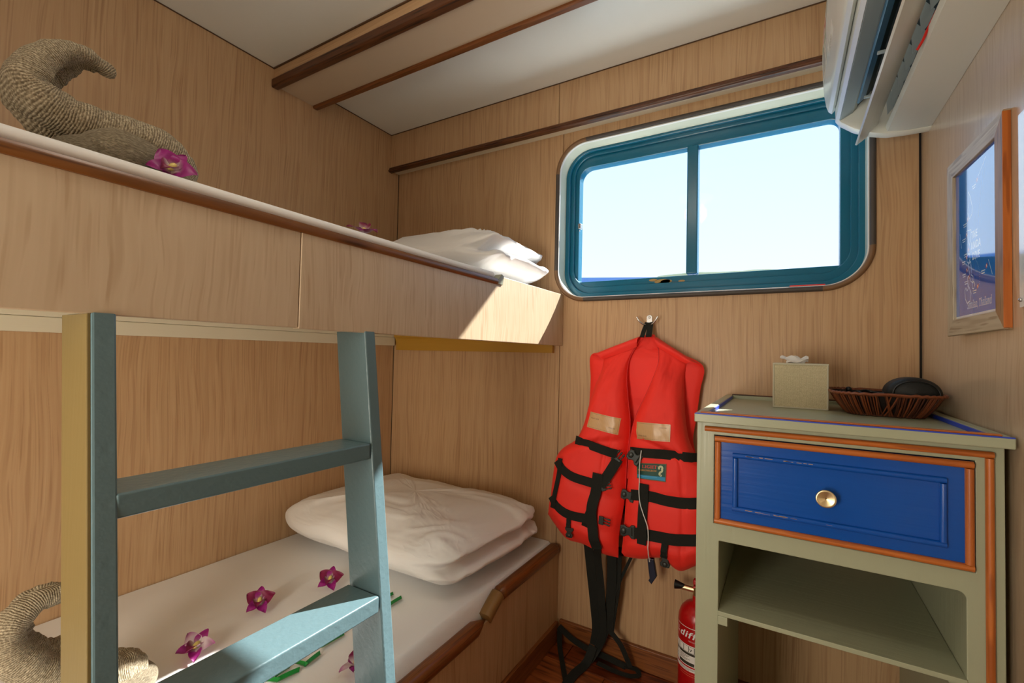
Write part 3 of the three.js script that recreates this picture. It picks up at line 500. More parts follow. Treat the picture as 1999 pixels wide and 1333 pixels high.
{
  const J = thing('life_jacket', 'bright orange-red life jacket with black straps hanging from the hook', 'life jacket');
  const grid = []; // front vertices for laying straps on the cloth
  const cr = (a, t) => { const c = new THREE.CatmullRomCurve3(a.map(([x, y]) => V(x, y, 0)), false, 'centripetal'); return c.getPoint(t); };
  function panel(name, L, R, B, z0, Tk, seed, label) {
    const nU = 40, nV = 70, endL = L[L.length - 1], endR = R[R.length - 1];
    const cl = new THREE.CatmullRomCurve3(L.map(([x, y]) => V(x, y, 0)), false, 'centripetal'), crr = new THREE.CatmullRomCurve3(R.map(([x, y]) => V(x, y, 0)), false, 'centripetal'), cb = B && new THREE.CatmullRomCurve3(B.map(([x, y]) => V(x, y, 0)), false, 'centripetal');
    const f = (u, v, side) => {
      const a = cl.getPoint(v), b = crr.getPoint(v), p = a.clone().lerp(b, u);
      if (cb) { const q = cb.getPoint(u), w = Math.pow(v, 8); p.x += (q.x - lerp(endL[0], endR[0], u)) * w; p.y += (q.y - lerp(endL[1], endR[1], u)) * w; }
      const s = Math.abs(2 * u - 1), prof = Math.pow(1 - Math.pow(s, 3.5), 0.5) * Math.pow(clamp(v * 6, 0, 1), 0.6) * Math.pow(clamp((1 - v) * 14, 0, 1), 0.5);
      const quilt = 1 - 0.22 * Math.exp(-Math.pow((v - 0.52) / 0.02, 2)) - 0.12 * Math.exp(-Math.pow((v - 0.74) / 0.02, 2)) - 0.12 * Math.exp(-Math.pow((v - 0.9) / 0.02, 2)) - 0.10 * Math.exp(-Math.pow((u - 0.72) / 0.02, 2)) * sstep(0.45, 0.55, v);
      const wr = (fbm(u * 5 + v * 6, v * 9, 0, 0, seed, 4) - 0.5) * 0.012 * (1.1 - v * 0.6);
      p.z = z0(v) + (side > 0 ? Tk(v) * prof * quilt + wr * prof : -0.012 * prof); return p;
    };
    const fr = patch(nU, nV, (u, v) => f(u, v, 1), 0.26, 0.6), bk = patch(nU, nV, (u, v) => f(u, v, -1), 0.26, 0.6);
    const flip = (g) => { const i = g.index.array; for (let k = 0; k < i.length; k += 3) { const t = i[k + 1]; i[k + 1] = i[k + 2]; i[k + 2] = t; } g.computeVertexNormals(); return g; };
    flip(fr); // v runs downwards
    if (name === 'front_panel') { const p = fr.attributes.position, n = fr.attributes.normal; for (let i = 0; i < p.count; i++) grid.push([p.getX(i), p.getY(i), p.getZ(i), n.getX(i), n.getY(i), n.getZ(i)]); }
    const m = part(name, join([fr, bk]), M.vest, J, label); return { f, cl, crr, m };
  }
  const zf = (v) => lerp(0.045, 0.075, sstep(0, 0.35, v)), tf = (v) => lerp(0.020, 0.050, sstep(0.02, 0.3, v));
  panel('back_panel', [[1.078, 1.022], [1.023, 0.980], [0.965, 0.968], [0.917, 0.959], [0.916, 0.88], [0.911, 0.78], [0.897, 0.696], [0.866, 0.609], [0.851, 0.44], [0.862, 0.375]],
    [[1.118, 1.025], [1.143, 0.986], [1.199, 0.966], [1.258, 0.932], [1.251, 0.866], [1.24, 0.777], [1.233, 0.718], [1.244, 0.661], [1.259, 0.519], [1.26, 0.433]], null, () => 0.03, () => 0.016, 3, 'inside of the back panel');
  const lp = panel('front_panel', [[0.966, 0.951], [0.96, 0.907], [0.944, 0.851], [0.932, 0.794], [0.916, 0.736], [0.892, 0.691], [0.84, 0.652], [0.822, 0.624], [0.812, 0.559], [0.806, 0.5], [0.793, 0.433]],
    [[1.079, 1.005], [1.05, 0.949], [1.046, 0.895], [1.053, 0.834], [1.061, 0.765], [1.06, 0.719], [1.053, 0.642], [1.05, 0.55], [1.043, 0.488], [1.033, 0.425], [1.031, 0.349]],
    [[0.793, 0.433], [0.822, 0.405], [0.862, 0.368], [0.914, 0.364], [0.981, 0.349], [1.031, 0.349]], zf, tf, 7);
  const rp = panel('front_panel', [[1.13, 1.005], [1.139, 0.951], [1.13, 0.906], [1.108, 0.845], [1.083, 0.789], [1.068, 0.738], [1.06, 0.673], [1.056, 0.581], [1.05, 0.503], [1.046, 0.427], [1.04, 0.357]],
    [[1.214, 0.944], [1.21, 0.902], [1.213, 0.852], [1.218, 0.794], [1.23, 0.724], [1.253, 0.677], [1.277, 0.645], [1.284, 0.59], [1.289, 0.536], [1.289, 0.467], [1.286, 0.404]],
    [[1.04, 0.357], [1.099, 0.362], [1.143, 0.376], [1.171, 0.38], [1.197, 0.357], [1.213, 0.356], [1.251, 0.381], [1.286, 0.404]], zf, tf, 15);
  // yokes over the shoulders joining front to back
  const yoke = (A, B, C, Dd) => { const g = patch(16, 12, (u, v) => { const p = V(...A).lerp(V(...B), u), q = V(...C).lerp(V(...Dd), u), m = p.clone().lerp(q, v); m.z += 0.018 * Math.sin(Math.PI * v); m.y += 0.008 * Math.sin(Math.PI * v) + 0.003 * (fbm(u * 6, v * 6, 0, 0, 9, 3) - 0.5); return m; }, 0.1, 0.05); part('shoulder', g, M.vest, J); };
  yoke([0.918, 0.958, 0.03], [1.080, 1.020, 0.03], [0.966, 0.945, 0.052], [1.072, 0.985, 0.056]);
  yoke([1.116, 1.022, 0.03], [1.257, 0.932, 0.03], [1.134, 0.985, 0.056], [1.214, 0.938, 0.052]);
  M.vest.side = THREE.DoubleSide;
  // neck piping
  const piping = (P, uu) => { const pts = []; for (let i = 2; i <= 40; i++) { const q = P.f(uu, i / 58, 1); pts.push([q.x, q.y, q.z + 0.002]); } part('piping', cord(pts, 0.0022, 80), phys(0xd41f1c, 0.6), J); };
  piping(lp, 1); piping(rp, 0);
  const near = (x, y) => { let b = null, d = 1e9; for (const q of grid) { const e = (q[0] - x) ** 2 + (q[1] - y) ** 2; if (e < d) { d = e; b = q; } } return [b, d]; };
  const lay = (pts, lift = 0.003, n = 24, zmin = 0.06) => {
    const c = new THREE.CatmullRomCurve3(pts.map(([x, y]) => V(x, y, 0)), false, 'centripetal'), P = []; let zs = [];
    for (let i = 0; i <= n; i++) { const p = c.getPointAt(i / n), [q, d] = near(p.x, p.y); zs.push(d < 0.0004 ? Math.max(q[2], zmin) : zmin); P.push(p); }
    for (let k = 0; k < 3; k++) zs = zs.map((z, i) => Math.max(z, (zs[Math.max(0, i - 1)] + zs[Math.min(n, i + 1)]) / 2));
    return P.map((p, i) => V(p.x, p.y, zs[i] + lift));
  };
  const strap = (pts, w, lift, zmin, label) => { const P = lay(pts, lift, 24, zmin); part('strap', ribbon(P, P.map(() => V(0, 0, 1)), w), M.strap, J, label); return P; };
  strap([[0.901, 0.693], [0.964, 0.683], [1.036, 0.667]], 0.026, 0.003);
  strap([[0.842, 0.622], [0.864, 0.599], [0.899, 0.583], [0.974, 0.573]], 0.027, 0.003);
  strap([[0.824, 0.507], [0.852, 0.477], [0.893, 0.464], [0.965, 0.466]], 0.027, 0.003);
  strap([[0.856, 0.632], [0.85, 0.573], [0.839, 0.515], [0.831, 0.473]], 0.014, 0.006);
  strap([[1.040, 0.655], [1.013, 0.605], [0.985, 0.562]], 0.030, 0.008);
  strap([[0.984, 0.606], [0.978, 0.554], [0.966, 0.498], [0.968, 0.438], [0.980, 0.379]], 0.032, 0.008);
  strap([[0.889, 0.458], [0.890, 0.425]], 0.014, 0.005);
  strap([[1.075, 0.680], [1.161, 0.685], [1.229, 0.684], [1.275, 0.679]], 0.026, 0.003);
  strap([[1.08, 0.556], [1.134, 0.562], [1.177, 0.559], [1.224, 0.559], [1.285, 0.568]], 0.030, 0.003);
  strap([[1.082, 0.451], [1.136, 0.454], [1.205, 0.458], [1.285, 0.469]], 0.031, 0.003);
  strap([[1.119, 0.596], [1.116, 0.512], [1.113, 0.424]], 0.026, 0.006);
  strap([[1.178, 0.446], [1.174, 0.400]], 0.017, 0.006);
  // hanging loop
  part('hanging_loop', ribbon([V(1.086, 1.015, 0.05), V(1.088, 1.036, 0.035), V(1.090, 1.054, 0.018), V(1.092, 1.062, 0.012)], [0, 1, 2, 3].map(() => V(0, 0.3, 1)), 0.013), M.strap, J, 'black loop over the hook');
  part('hanging_loop', ribbon([V(1.106, 1.016, 0.05), V(1.105, 1.036, 0.035), V(1.103, 1.054, 0.018), V(1.101, 1.062, 0.012)], [0, 1, 2, 3].map(() => V(0, 0.3, 1)), 0.017), M.strap, J, 'black loop over the hook');
  // long loose straps down to the floor
  const loose = (pts, w, nrm = V(0, 0, 1)) => { const c = new THREE.CatmullRomCurve3(pts.map((p) => V(...p)), false, 'centripetal'), P = c.getPoints(30); part('loose_strap', ribbon(P, P.map(() => nrm), w), M.strap, J); };
  loose([[0.966, 0.50, 0.125], [0.945, 0.44, 0.12], [0.940, 0.366, 0.085], [0.944, 0.272, 0.065], [0.952, 0.18, 0.055], [0.958, 0.10, 0.05], [0.952, 0.05, 0.05]], 0.030);
  loose([[0.980, 0.385, 0.118], [0.972, 0.34, 0.09], [0.974, 0.264, 0.07], [0.978, 0.171, 0.06], [0.980, 0.10, 0.055], [0.966, 0.05, 0.055]], 0.022, V(0.25, 0, 1));
  loose([[1.003, 0.37, 0.05], [1.004, 0.257, 0.05], [1.0, 0.178, 0.05], [0.995, 0.105, 0.05]], 0.03);
  loose([[1.022, 0.37, 0.045], [1.020, 0.262, 0.045], [1.010, 0.181, 0.046], [1.0, 0.105, 0.046]], 0.024, V(-0.2, 0, 1));
  loose([[1.047, 0.50, 0.05], [1.05, 0.45, 0.05], [1.046, 0.38, 0.05]], 0.022);
  loose([[1.064, 0.352, 0.045], [1.03, 0.272, 0.045], [1.016, 0.235, 0.05]], 0.009);
  loose([[1.0, 0.112, 0.05], [1.036, 0.083, 0.055], [1.052, 0.05, 0.05], [1.064, 0.02, 0.045]], 0.016);
  loose([[0.990, 0.112, 0.05], [0.975, 0.07, 0.05], [0.958, 0.035, 0.055], [0.945, 0.012, 0.075]], 0.02);
  const up = V(0, 1, 0);
  loose([[0.950, 0.05, 0.055], [0.940, 0.012, 0.085], [0.925, 0.006, 0.15], [0.922, 0.004, 0.22], [0.925, 0.004, 0.27]], 0.026, V(0.2, 1, 0.3));
  loose([[0.818, 0.045, 0.022], [0.835, 0.012, 0.055], [0.868, 0.006, 0.11], [0.905, 0.005, 0.17], [0.93, 0.005, 0.21]], 0.016, V(0.3, 1, 0));
  loose([[0.816, 0.05, 0.02], [0.87, 0.03, 0.03], [0.93, 0.02, 0.035], [0.99, 0.012, 0.03], [1.045, 0.006, 0.03]], 0.018, V(0, 1, 0.6));
  loose([[0.965, 0.004, 0.058], [1.015, 0.005, 0.066], [1.07, 0.005, 0.062], [1.09, 0.006, 0.045], [1.078, 0.007, 0.028], [1.04, 0.006, 0.03]], 0.014, V(0, 1, 0.2));
  // buckles
  const female = () => { const s = new THREE.Shape(); s.moveTo(-0.02, -0.012); s.quadraticCurveTo(-0.023, 0, -0.02, 0.012); s.lineTo(-0.012, 0.014); s.quadraticCurveTo(-0.004, 0.007, 0.003, 0.009); s.lineTo(0.009, 0.016); s.lineTo(0.016, 0.016); s.lineTo(0.016, -0.016); s.lineTo(0.009, -0.016); s.lineTo(0.003, -0.009); s.quadraticCurveTo(-0.004, -0.007, -0.012, -0.014); s.closePath();
    const h = new THREE.Path(); h.moveTo(0.008, -0.012); h.lineTo(0.0125, -0.012); h.lineTo(0.0125, 0.012); h.lineTo(0.008, 0.012); h.closePath(); s.holes.push(h); return join([extr(s, 0.008, 0.0022), new THREE.SphereGeometry(0.0085, 16, 12).scale(0.9, 1, 0.4).translate(-0.013, 0, 0.0075)]); };
  const male = () => { const g = [box(-0.014, 0.002, -0.013, 0.013, 0, 0.006, 0.002)]; for (const y of [-0.009, 0, 0.009]) { g.push(box(0, 0.018, y - 0.0016, y + 0.0016, 0.001, 0.005, 0.0012)); g.push(new THREE.SphereGeometry(0.004, 10, 8).scale(1.5, 0.75, 0.6).translate(0.018, y, 0.003)); } return join(g); };
  const F = female(), Ma = male();
  const bk = (g, x, y, z, rot, sc = 1, label = 'dark plastic side-release buckle') => { const m = part('buckle', g, M.plastic, J, label); const [q] = near(x, y); m.position.set(x, y, Math.max(z || 0, q[2] + 0.006)); m.rotation.z = rot; m.scale.setScalar(sc); };
  bk(F, 1.091, 0.666, 0, -0.55, 1.0); bk(F, 1.070, 0.551, 0, -0.15, 0.95); bk(F, 1.074, 0.451, 0, 0.02, 1.05); bk(F, 0.892, 0.412, 0, -1.57 + 3.14, 0.72); bk(F, 1.175, 0.388, 0.09, 1.5, 0.85);
  bk(Ma, 1.036, 0.655, 0, 0.9, 1.05, 'pronged plastic buckle half'); bk(Ma, 1.004, 0.570, 0, 0.35, 0.9, 'pronged plastic buckle half'); bk(Ma, 1.0, 0.468, 0, -0.08, 0.95, 'pronged plastic buckle half');
  // reflective patches and maker's label
  const quad = (name, q, m, label, lift = 0.002) => { const P = q.map(([x, y]) => V(x, y, 0)); const g = patch(14, 8, (u, v) => { const p = P[0].clone().lerp(P[1], u).lerp(P[3].clone().lerp(P[2], u), v); const [n] = near(p.x, p.y); p.z = n[2] + lift; return p; }); const i = g.index.array; for (let k = 0; k < i.length; k += 3) { const t = i[k + 1]; i[k + 1] = i[k + 2]; i[k + 2] = t; } g.computeVertexNormals(); const uv = g.attributes.uv; for (let k = 0; k < uv.count; k++) uv.setY(k, 1 - uv.getY(k)); part(name, g, m, J, label); };
  const refl = (flip) => phys(0xffffff, 0.3, { map: canvasTex(256, 128, (x, w, h) => { x.fillStyle = '#d3a877'; x.fillRect(0, 0, w, h); for (let i = 0; i < w; i += 4) { x.fillStyle = i % 8 ? '#cda06e' : '#d8b080'; x.fillRect(i, 0, 2, h); } x.strokeStyle = '#8a6038'; x.lineWidth = 2; x.setLineDash([5, 3]); x.strokeRect(8, 8, w - 16, h - 16); x.fillStyle = '#5a4030'; x.font = '12px sans-serif'; x.fillText('SOLAS 74/83', flip ? 14 : 18, flip ? 104 : 50); x.fillText('USCG 164', flip ? 176 : 176, flip ? 34 : 92); }) });
  quad('reflective_patch', [[0.952, 0.786], [1.046, 0.773], [1.038, 0.724], [0.942, 0.739]], refl(0), 'tan reflective patch'); quad('reflective_patch', [[1.092, 0.768], [1.189, 0.770], [1.188, 0.722], [1.091, 0.718]], refl(1), 'tan reflective patch');
  quad('maker_label', [[1.095, 0.652], [1.179, 0.660], [1.178, 0.610], [1.096, 0.607]], phys(0xffffff, 0.5, { map: canvasTex(512, 300, (x, w, h) => {
    x.fillStyle = '#0d4a3c'; x.fillRect(0, 0, w, h); x.strokeStyle = '#a7762c'; x.lineWidth = 5; x.strokeRect(7, 7, w - 14, h - 14); x.fillStyle = '#1f8fc0'; x.fillRect(14, 222, w - 28, 62); x.fillStyle = '#5ab6d8'; x.fillRect(60, 240, 300, 7);
    x.fillStyle = '#e0362c'; x.font = 'bold 78px serif'; x.fillText('LIGHT', 96, 92); x.font = 'bold 26px serif'; x.fillText('®', 352, 58); x.fillStyle = '#d68a36'; x.font = 'bold 44px serif'; x.fillText('MAROOMGROW', 22, 148, 330); x.font = '27px serif'; x.fillStyle = '#c47f34'; x.fillText('มารูมโกรว์ เสื้อชูชีพ', 30, 192, 310);
    x.strokeStyle = '#c9cfa6'; x.lineWidth = 34; x.lineCap = 'round'; x.beginPath(); x.arc(418, 76, 28, Math.PI * 0.9, Math.PI * 2.2); x.quadraticCurveTo(455, 130, 410, 150); x.quadraticCurveTo(385, 190, 425, 200); x.stroke(); x.fillStyle = '#0d4a3c'; x.beginPath(); x.arc(412, 196, 9, 0, 7); x.fill();
  }) }), 'green maker label with sea horse');
  // size mark inside the collar
  part('size_mark', join([box(1.108, 1.114, 0.893, 0.896, 0.0475, 0.0485, 0), box(1.108, 1.1105, 0.884, 0.896, 0.0475, 0.0485, 0)]), M.black, J, 'black mark inside the collar');
  const co = lay([[1.111, 0.69], [1.107, 0.65], [1.106, 0.606], [1.107, 0.548], [1.119, 0.514], [1.132, 0.478], [1.133, 0.431], [1.132, 0.374]], 0.011, 40, 0.09);
  part('whistle_cord', cord(co.map((p) => [p.x, p.y, p.z]), 0.0014, 80), M.white, J, 'thin white cord');
  const ws = new THREE.Shape(); ws.moveTo(-0.008, 0.0); ws.lineTo(-0.004, 0.004); ws.lineTo(0.006, 0.003); ws.lineTo(0.0145, -0.042); ws.lineTo(0.002, -0.064); ws.lineTo(-0.004, -0.058); ws.lineTo(-0.001, -0.052); ws.closePath();
  const wg = extr(ws, 0.014, 0.002); wg.translate(1.132, 0.372, 0.082); part('whistle', wg, phys(0x0d1630, 0.28), J, 'dark blue whistle');
}
// ------------------------------------------------------------------ fire extinguisher
{
  const e = thing('fire_extinguisher', 'red fire extinguisher half hidden behind the cabinet', 'extinguisher', [1.258, 0, 0.082]);
  const r = 0.05, prof = [[0.001, 0.045], [0.046, 0.045], [0.0485, 0.047], [0.0485, 0.056], [r, 0.06], [r, 0.238], [0.0485, 0.252], [0.043, 0.267], [0.033, 0.279], [0.021, 0.286], [0.014, 0.288], [0.013, 0.304], [0.001, 0.304]];
  part('cylinder', lathe(prof, 48), M.red, e);
  const lt = canvasTex(1024, 560, (x, w, h) => {
    x.fillStyle = '#b40f12'; x.fillRect(0, 0, w, h); x.fillStyle = '#efece6'; x.fillRect(0, 0, w, 6); x.fillRect(0, 190, w, 280);
    for (let k = 0; k < 4; k++) { const o = k * 256; // the wording repeats round the body
      x.fillStyle = '#e9efef'; x.font = 'italic bold 92px sans-serif'; x.fillText('diff', o + 6, 112); x.font = 'bold 30px sans-serif'; x.fillText('DRY C', o + 168, 66); x.fillText('MODE', o + 168, 104); x.font = '16px sans-serif'; x.fillText('FIRE EXTINGUISHER', o + 100, 150, 150);
      x.fillStyle = '#3a3a30'; x.fillRect(o + 4, 270, 250, 26); x.fillRect(o + 4, 372, 150, 34); x.strokeStyle = '#54544a'; x.lineWidth = 3; for (let j = 0; j < 5; j++) x.strokeRect(o + 8 + j * 49, 202, 46, 62); x.font = 'bold 40px sans-serif'; x.fillText('V', o + 110, 250);
      x.font = '15px sans-serif'; for (let j = 0; j < 5; j++) x.fillRect(o + 10 + (j % 2) * 6, 306 + j * 12, 100 - (j % 3) * 20, 4); for (let j = 0; j < 5; j++) x.fillRect(o + 170, 306 + j * 18, 70 - (j % 2) * 22, 5);
      x.fillStyle = '#c01418'; x.fillRect(o, 414, 256, 16); x.fillStyle = '#333'; for (let j = 0; j < 3; j++) x.fillRect(o + 10, 440 + j * 9, 180 - j * 40, 3);
      x.fillStyle = '#e06a55'; for (let j = 0; j < 2; j++) for (let i = 0; i < 16; i++) x.fillRect(o + 12 + i * 14, 492 + j * 22, 10, 8);
    } });
  lt.wrapS = THREE.RepeatWrapping;
  const lab = new THREE.CylinderGeometry(r + 0.0006, r + 0.0006, 0.135, 48, 1, true); lab.translate(0, 0.168, 0); lab.rotateY(2.2); part('label', lab, phys(0xffffff, 0.3, { map: lt }), e, 'printed white and red label');
  part('valve', join([new THREE.CylinderGeometry(0.012, 0.013, 0.03, 20).translate(0, 0.312, 0), new THREE.CylinderGeometry(0.007, 0.007, 0.05, 16).rotateZ(Math.PI / 2).translate(-0.02, 0.317, 0)]), M.brass, e, 'brass valve');
  part('lever', join([box(-0.012, 0.05, 0.333, 0.347, -0.009, 0.009, 0.003), box(-0.012, 0.06, 0.322, 0.329, -0.008, 0.008, 0.002)]), M.red, e, 'red squeeze lever');
  part('nozzle', new THREE.CylinderGeometry(0.006, 0.0125, 0.026, 20).rotateZ(-Math.PI / 2).translate(-0.048, 0.319, 0.0), M.black, e, 'black nozzle');
  part('bracket', join([box(-0.02, 0.02, 0.04, 0.25, -0.082, -0.05, 0.002), box(-0.03, 0.03, 0.036, 0.044, -0.07, 0.02, 0.002)]), M.black, e, 'wall bracket');
}
// ------------------------------------------------------------------ cabinet
{
  const c = thing('cabinet', 'grey-green painted cabinet with blue drawer and open shelves', 'cabinet');
  const x0 = 1.320, x1 = 1.729, zf = 0.525, zb = 0.018;
  part('side', box(x0, x0 + 0.018, 0, 0.837, zb, zf - 0.016, 0.001, 'y', 1), M.cab, c); part('side', box(x1 - 0.018, x1, 0, 0.837, zb, zf - 0.016, 0.001, 'y', 2), M.cab, c);
  // face frame with its two openings
  const s = new THREE.Shape(); s.moveTo(x0, 0); s.lineTo(x1, 0); s.lineTo(x1, 0.837); s.lineTo(x0, 0.837); s.closePath();
  s.holes.push(shapeRR(1.3475, 1.7005, 0.6515, 0.8155, 0.0015, THREE.Path)); s.holes.push(shapeRR(1.3565, 1.6905, 0.03, 0.6235, [0.003, 0.003, 0.012, 0.003], THREE.Path));
  const fg = extr(s, 0.016, 0.0012); fg.translate(0, 0, zf - 0.016); part('face_frame', gridUV(fg, 'y', 5), M.cab, c, 'grey-green painted front frame');
  part('drawer_floor', box(x0 + 0.018, x1 - 0.018, 0.628, 0.64, zb, zf - 0.017, 0), M.cab, c);
  part('bottom', box(x0 + 0.018, x1 - 0.018, 0.012, 0.028, zb, zf - 0.017, 0), M.cab, c);
  // top: board with a raised rim
  const t = part('top', box(x0 - 0.002, x1 + 0.006, 0.8372, 0.8445, 0.004, 0.538, 0.0015, 'x'), M.cab, c, 'tray-like painted top');
  part('rim', box(x0 - 0.004, x1 + 0.008, 0.8372, 0.8535, 0.521, 0.541, 0.002, 'x', 3), M.cab, t); part('rim', box(x0 - 0.004, x0 + 0.014, 0.8372, 0.8535, 0.004, 0.521, 0.002, 'z', 4), M.cab, t); part('rim', box(x1 - 0.008, x1 + 0.008, 0.8372, 0.8535, 0.004, 0.521, 0.002, 'z', 5), M.cab, t); part('rim', box(x0 + 0.014, x1 - 0.008, 0.8372, 0.8535, 0.004, 0.018, 0.002, 'x', 6), M.cab, t);
  part('rim_cap', box(x0 + 0.006, x1 - 0.004, 0.8535, 0.8565, 0.524, 0.536, 0.0014, 'x'), M.orange, t, 'thin brown cap strip'); part('rim_cap', box(x0 + 0.012, x1 - 0.006, 0.8535, 0.8565, 0.006, 0.014, 0.0014, 'x'), M.dark, t);
  part('blue_line', box(x0 - 0.003, x1 + 0.007, 0.8522, 0.8541, 0.5375, 0.5416, 0.0006, 'x'), M.blueLine, t, 'blue paint line'); part('blue_line', box(x0 + 0.0125, x0 + 0.0155, 0.8447, 0.852, 0.03, 0.5, 0.0006, 'z'), M.blueLine, t); part('blue_line', box(x1 - 0.0105, x1 - 0.0075, 0.8447, 0.852, 0.04, 0.5, 0.0006, 'z'), M.blueLine, t);
  // rounded orange mouldings
  const half = (ax, bx, ay, by) => { const horiz = Math.abs(bx - ax) > Math.abs(by - ay); const w = horiz ? Math.abs(by - ay) : Math.abs(bx - ax), L = horiz ? bx - ax : by - ay; const q = new THREE.Shape(); q.moveTo(-w / 2, 0); q.quadraticCurveTo(-w / 2, w * 0.62, 0, w * 0.66); q.quadraticCurveTo(w / 2, w * 0.62, w / 2, 0); q.closePath(); const g = extr(q, L, 0.0004); // profile x = across, y = out, z = along
    if (horiz) { const m = new THREE.Matrix4().makeBasis(V(0, 1, 0), V(0, 0, 1), V(1, 0, 0)); g.applyMatrix4(m); g.translate(ax, (ay + by) / 2, zf); } else { const m = new THREE.Matrix4().makeBasis(V(1, 0, 0), V(0, 0, -1), V(0, 1, 0)); m.makeBasis(V(-1, 0, 0), V(0, 0, 1), V(0, 1, 0)); g.applyMatrix4(m); g.translate((ax + bx) / 2, ay, zf); }
    return gridUV(g, horiz ? 'x' : 'y', ax * 9 + ay); };
  part('moulding', half(1.333, 1.7185, 0.8205, 0.8295), M.orange, c, 'orange-brown half-round moulding'); part('moulding', half(1.7095, 1.7185, 0.02, 0.8205), M.orange, c, 'orange-brown half-round moulding');
  // drawer
  const d = part('drawer', box(1.3505, 1.6975, 0.6545, 0.8125, 0.18, zf - 0.001, 0.0015, 'x', 7), M.blue, c, 'deep blue drawer'); 
  for (const a of [[1.3505, 1.6975, 0.803, 0.8125], [1.3505, 1.6975, 0.6545, 0.664], [1.3505, 1.360, 0.664, 0.803], [1.688, 1.6975, 0.664, 0.803]]) part('edge_moulding', half(...a), M.orange, d, 'orange-brown drawer moulding');
  for (const a of [[1.380, 1.668, 0.777, 0.785], [1.380, 1.668, 0.682, 0.690], [1.380, 1.388, 0.690, 0.777], [1.660, 1.668, 0.690, 0.777]]) part('panel_moulding', half(...a), M.blue, d);
  const R = rng(77); const chips = []; // bare wood along the worn moulding crests
  for (let k = 0; k < 46; k++) { const low = k % 2, x = 1.40 + R() * R() * 0.17, g = box(0, 0.003 + R() * 0.007, 0, 0.0008, 0, 0.0006, 0); g.translate(x, low ? 0.6852 + R() * 0.0022 : 0.7806 + R() * 0.0022, zf + 0.0050); chips.push(g); }
  for (let k = 0; k < 26; k++) { const y = 0.69 + R() * 0.08, g = box(0, 0.0008, 0, 0.002 + R() * 0.004, 0, 0.0006, 0); g.translate(k % 4 ? 1.6635 : 1.3838, y, zf + 0.0050); chips.push(g); }
  const ch = part('paint_chips', join(chips), M.chip, d, 'chipped paint showing bare wood'); ch.userData.kind = 'stuff';
  const kn = lathe([[0.001, 0.0], [0.0075, 0.0], [0.007, 0.006], [0.0085, 0.012], [0.0135, 0.015], [0.0145, 0.0175], [0.0135, 0.0195], [0.011, 0.0185], [0.001, 0.0165]], 36); kn.rotateX(Math.PI / 2); kn.translate(1.5185, 0.7315, zf); part('knob', kn, M.brass, d, 'round brushed brass knob');
  // shelf on its cleats
  part('liner', box(1.3385, 1.3568, 0.03, 0.627, 0.06, 0.508, 0.001, 'y'), M.cab, c); part('liner', box(1.6902, 1.7105, 0.03, 0.627, 0.06, 0.508, 0.001, 'y'), M.cab, c);
  part('shelf', box(1.3572, 1.6898, 0.4895, 0.4975, 0.06, 0.5265, 0.001, 'x', 3), M.cab, c);
  part('shelf_cleat', box(1.3575, 1.3735, 0.474, 0.4893, 0.10, 0.527, 0.001, 'z'), M.cab, c); part('shelf_cleat', box(1.6745, 1.6895, 0.474, 0.4893, 0.10, 0.5, 0.001, 'z'), M.cab, c);
}
// ------------------------------------------------------------------ tissue box, basket, hair dryer
{
  const b = thing('tissue_box', 'small grey fabric-covered tissue box on the cabinet', 'tissue box', [1.490, 0.8445, 0.155]);
  const lin = phys(0xf4f0e2, 0.8, { bumpMap: makeTex(256, 256, 0.05, 0.05, false, (u, v) => grey(140 + 80 * Math.sin(u * 2 * Math.PI * 14) + 60 * Math.sin(v * 2 * Math.PI * 18) + 60 * (noise(u * 40, v * 40, 40, 40, 3) - 0.5))), bumpScale: 0.0003, map: makeTex(256, 256, 0.05, 0.05, true, (u, v) => mix3([184, 176, 148], [226, 218, 192], clamp(0.5 + 0.3 * Math.sin(u * 2 * Math.PI * 14) * Math.sin(v * 2 * Math.PI * 18) + 0.7 * (noise(u * 50, v * 50, 50, 50, 9) - 0.5), 0, 1))) });
  const edge = phys(0xc2bda4, 0.6);
  part('body', box(-0.053, 0.053, 0.001, 0.101, -0.053, 0.053, 0.003), lin, b);
  const fr = (x0, x1, y0, y1) => box(x0, x1, y0, y1, -0.0545, 0.0545, 0.002);
  part('edge_band', join([fr(-0.0545, -0.0505, 0, 0.104), fr(0.0505, 0.0545, 0, 0.104), fr(-0.0545, 0.0545, 0, 0.004)]), edge, b, 'pale leather edge');
  const lid = cut(box(-0.0545, 0.0545, 0.100, 0.104, -0.0545, 0.0545, 0.001), new THREE.CylinderGeometry(0.02, 0.02, 0.1, 24).scale(1.4, 1, 0.7).translate(0, 0.1, 0)); part('lid', lid, edge, b);
  const p = thing('tissue', 'white tissue sticking out of the tissue box', 'tissue', [1.489, 0.944, 0.155]);
  const g = patch(40, 24, (u, v) => { const a = u * Math.PI * 2, w = 1 - v, r = 0.006 + 0.014 * v * (1 + 0.3 * Math.sin(3 * a)) ; return V(r * 1.3 * Math.cos(a) * (1.15 - v * 0.2) - 0.012 * v * v, 0.001 + 0.024 * v - 0.006 * v * v + 0.004 * v * Math.sin(4 * a + 1), r * 0.7 * Math.sin(a)); }, 1, 1, true); part('sheet', g, M.tissue, p);
  part('sheet', patch(20, 20, (u, v) => V(-0.026 + 0.045 * u, 0.006 + 0.014 * Math.sin(v * 2.6) + 0.003 * Math.sin(u * 9) - 0.01 * (1 - u), -0.008 + 0.018 * v)), M.tissue, p);
}
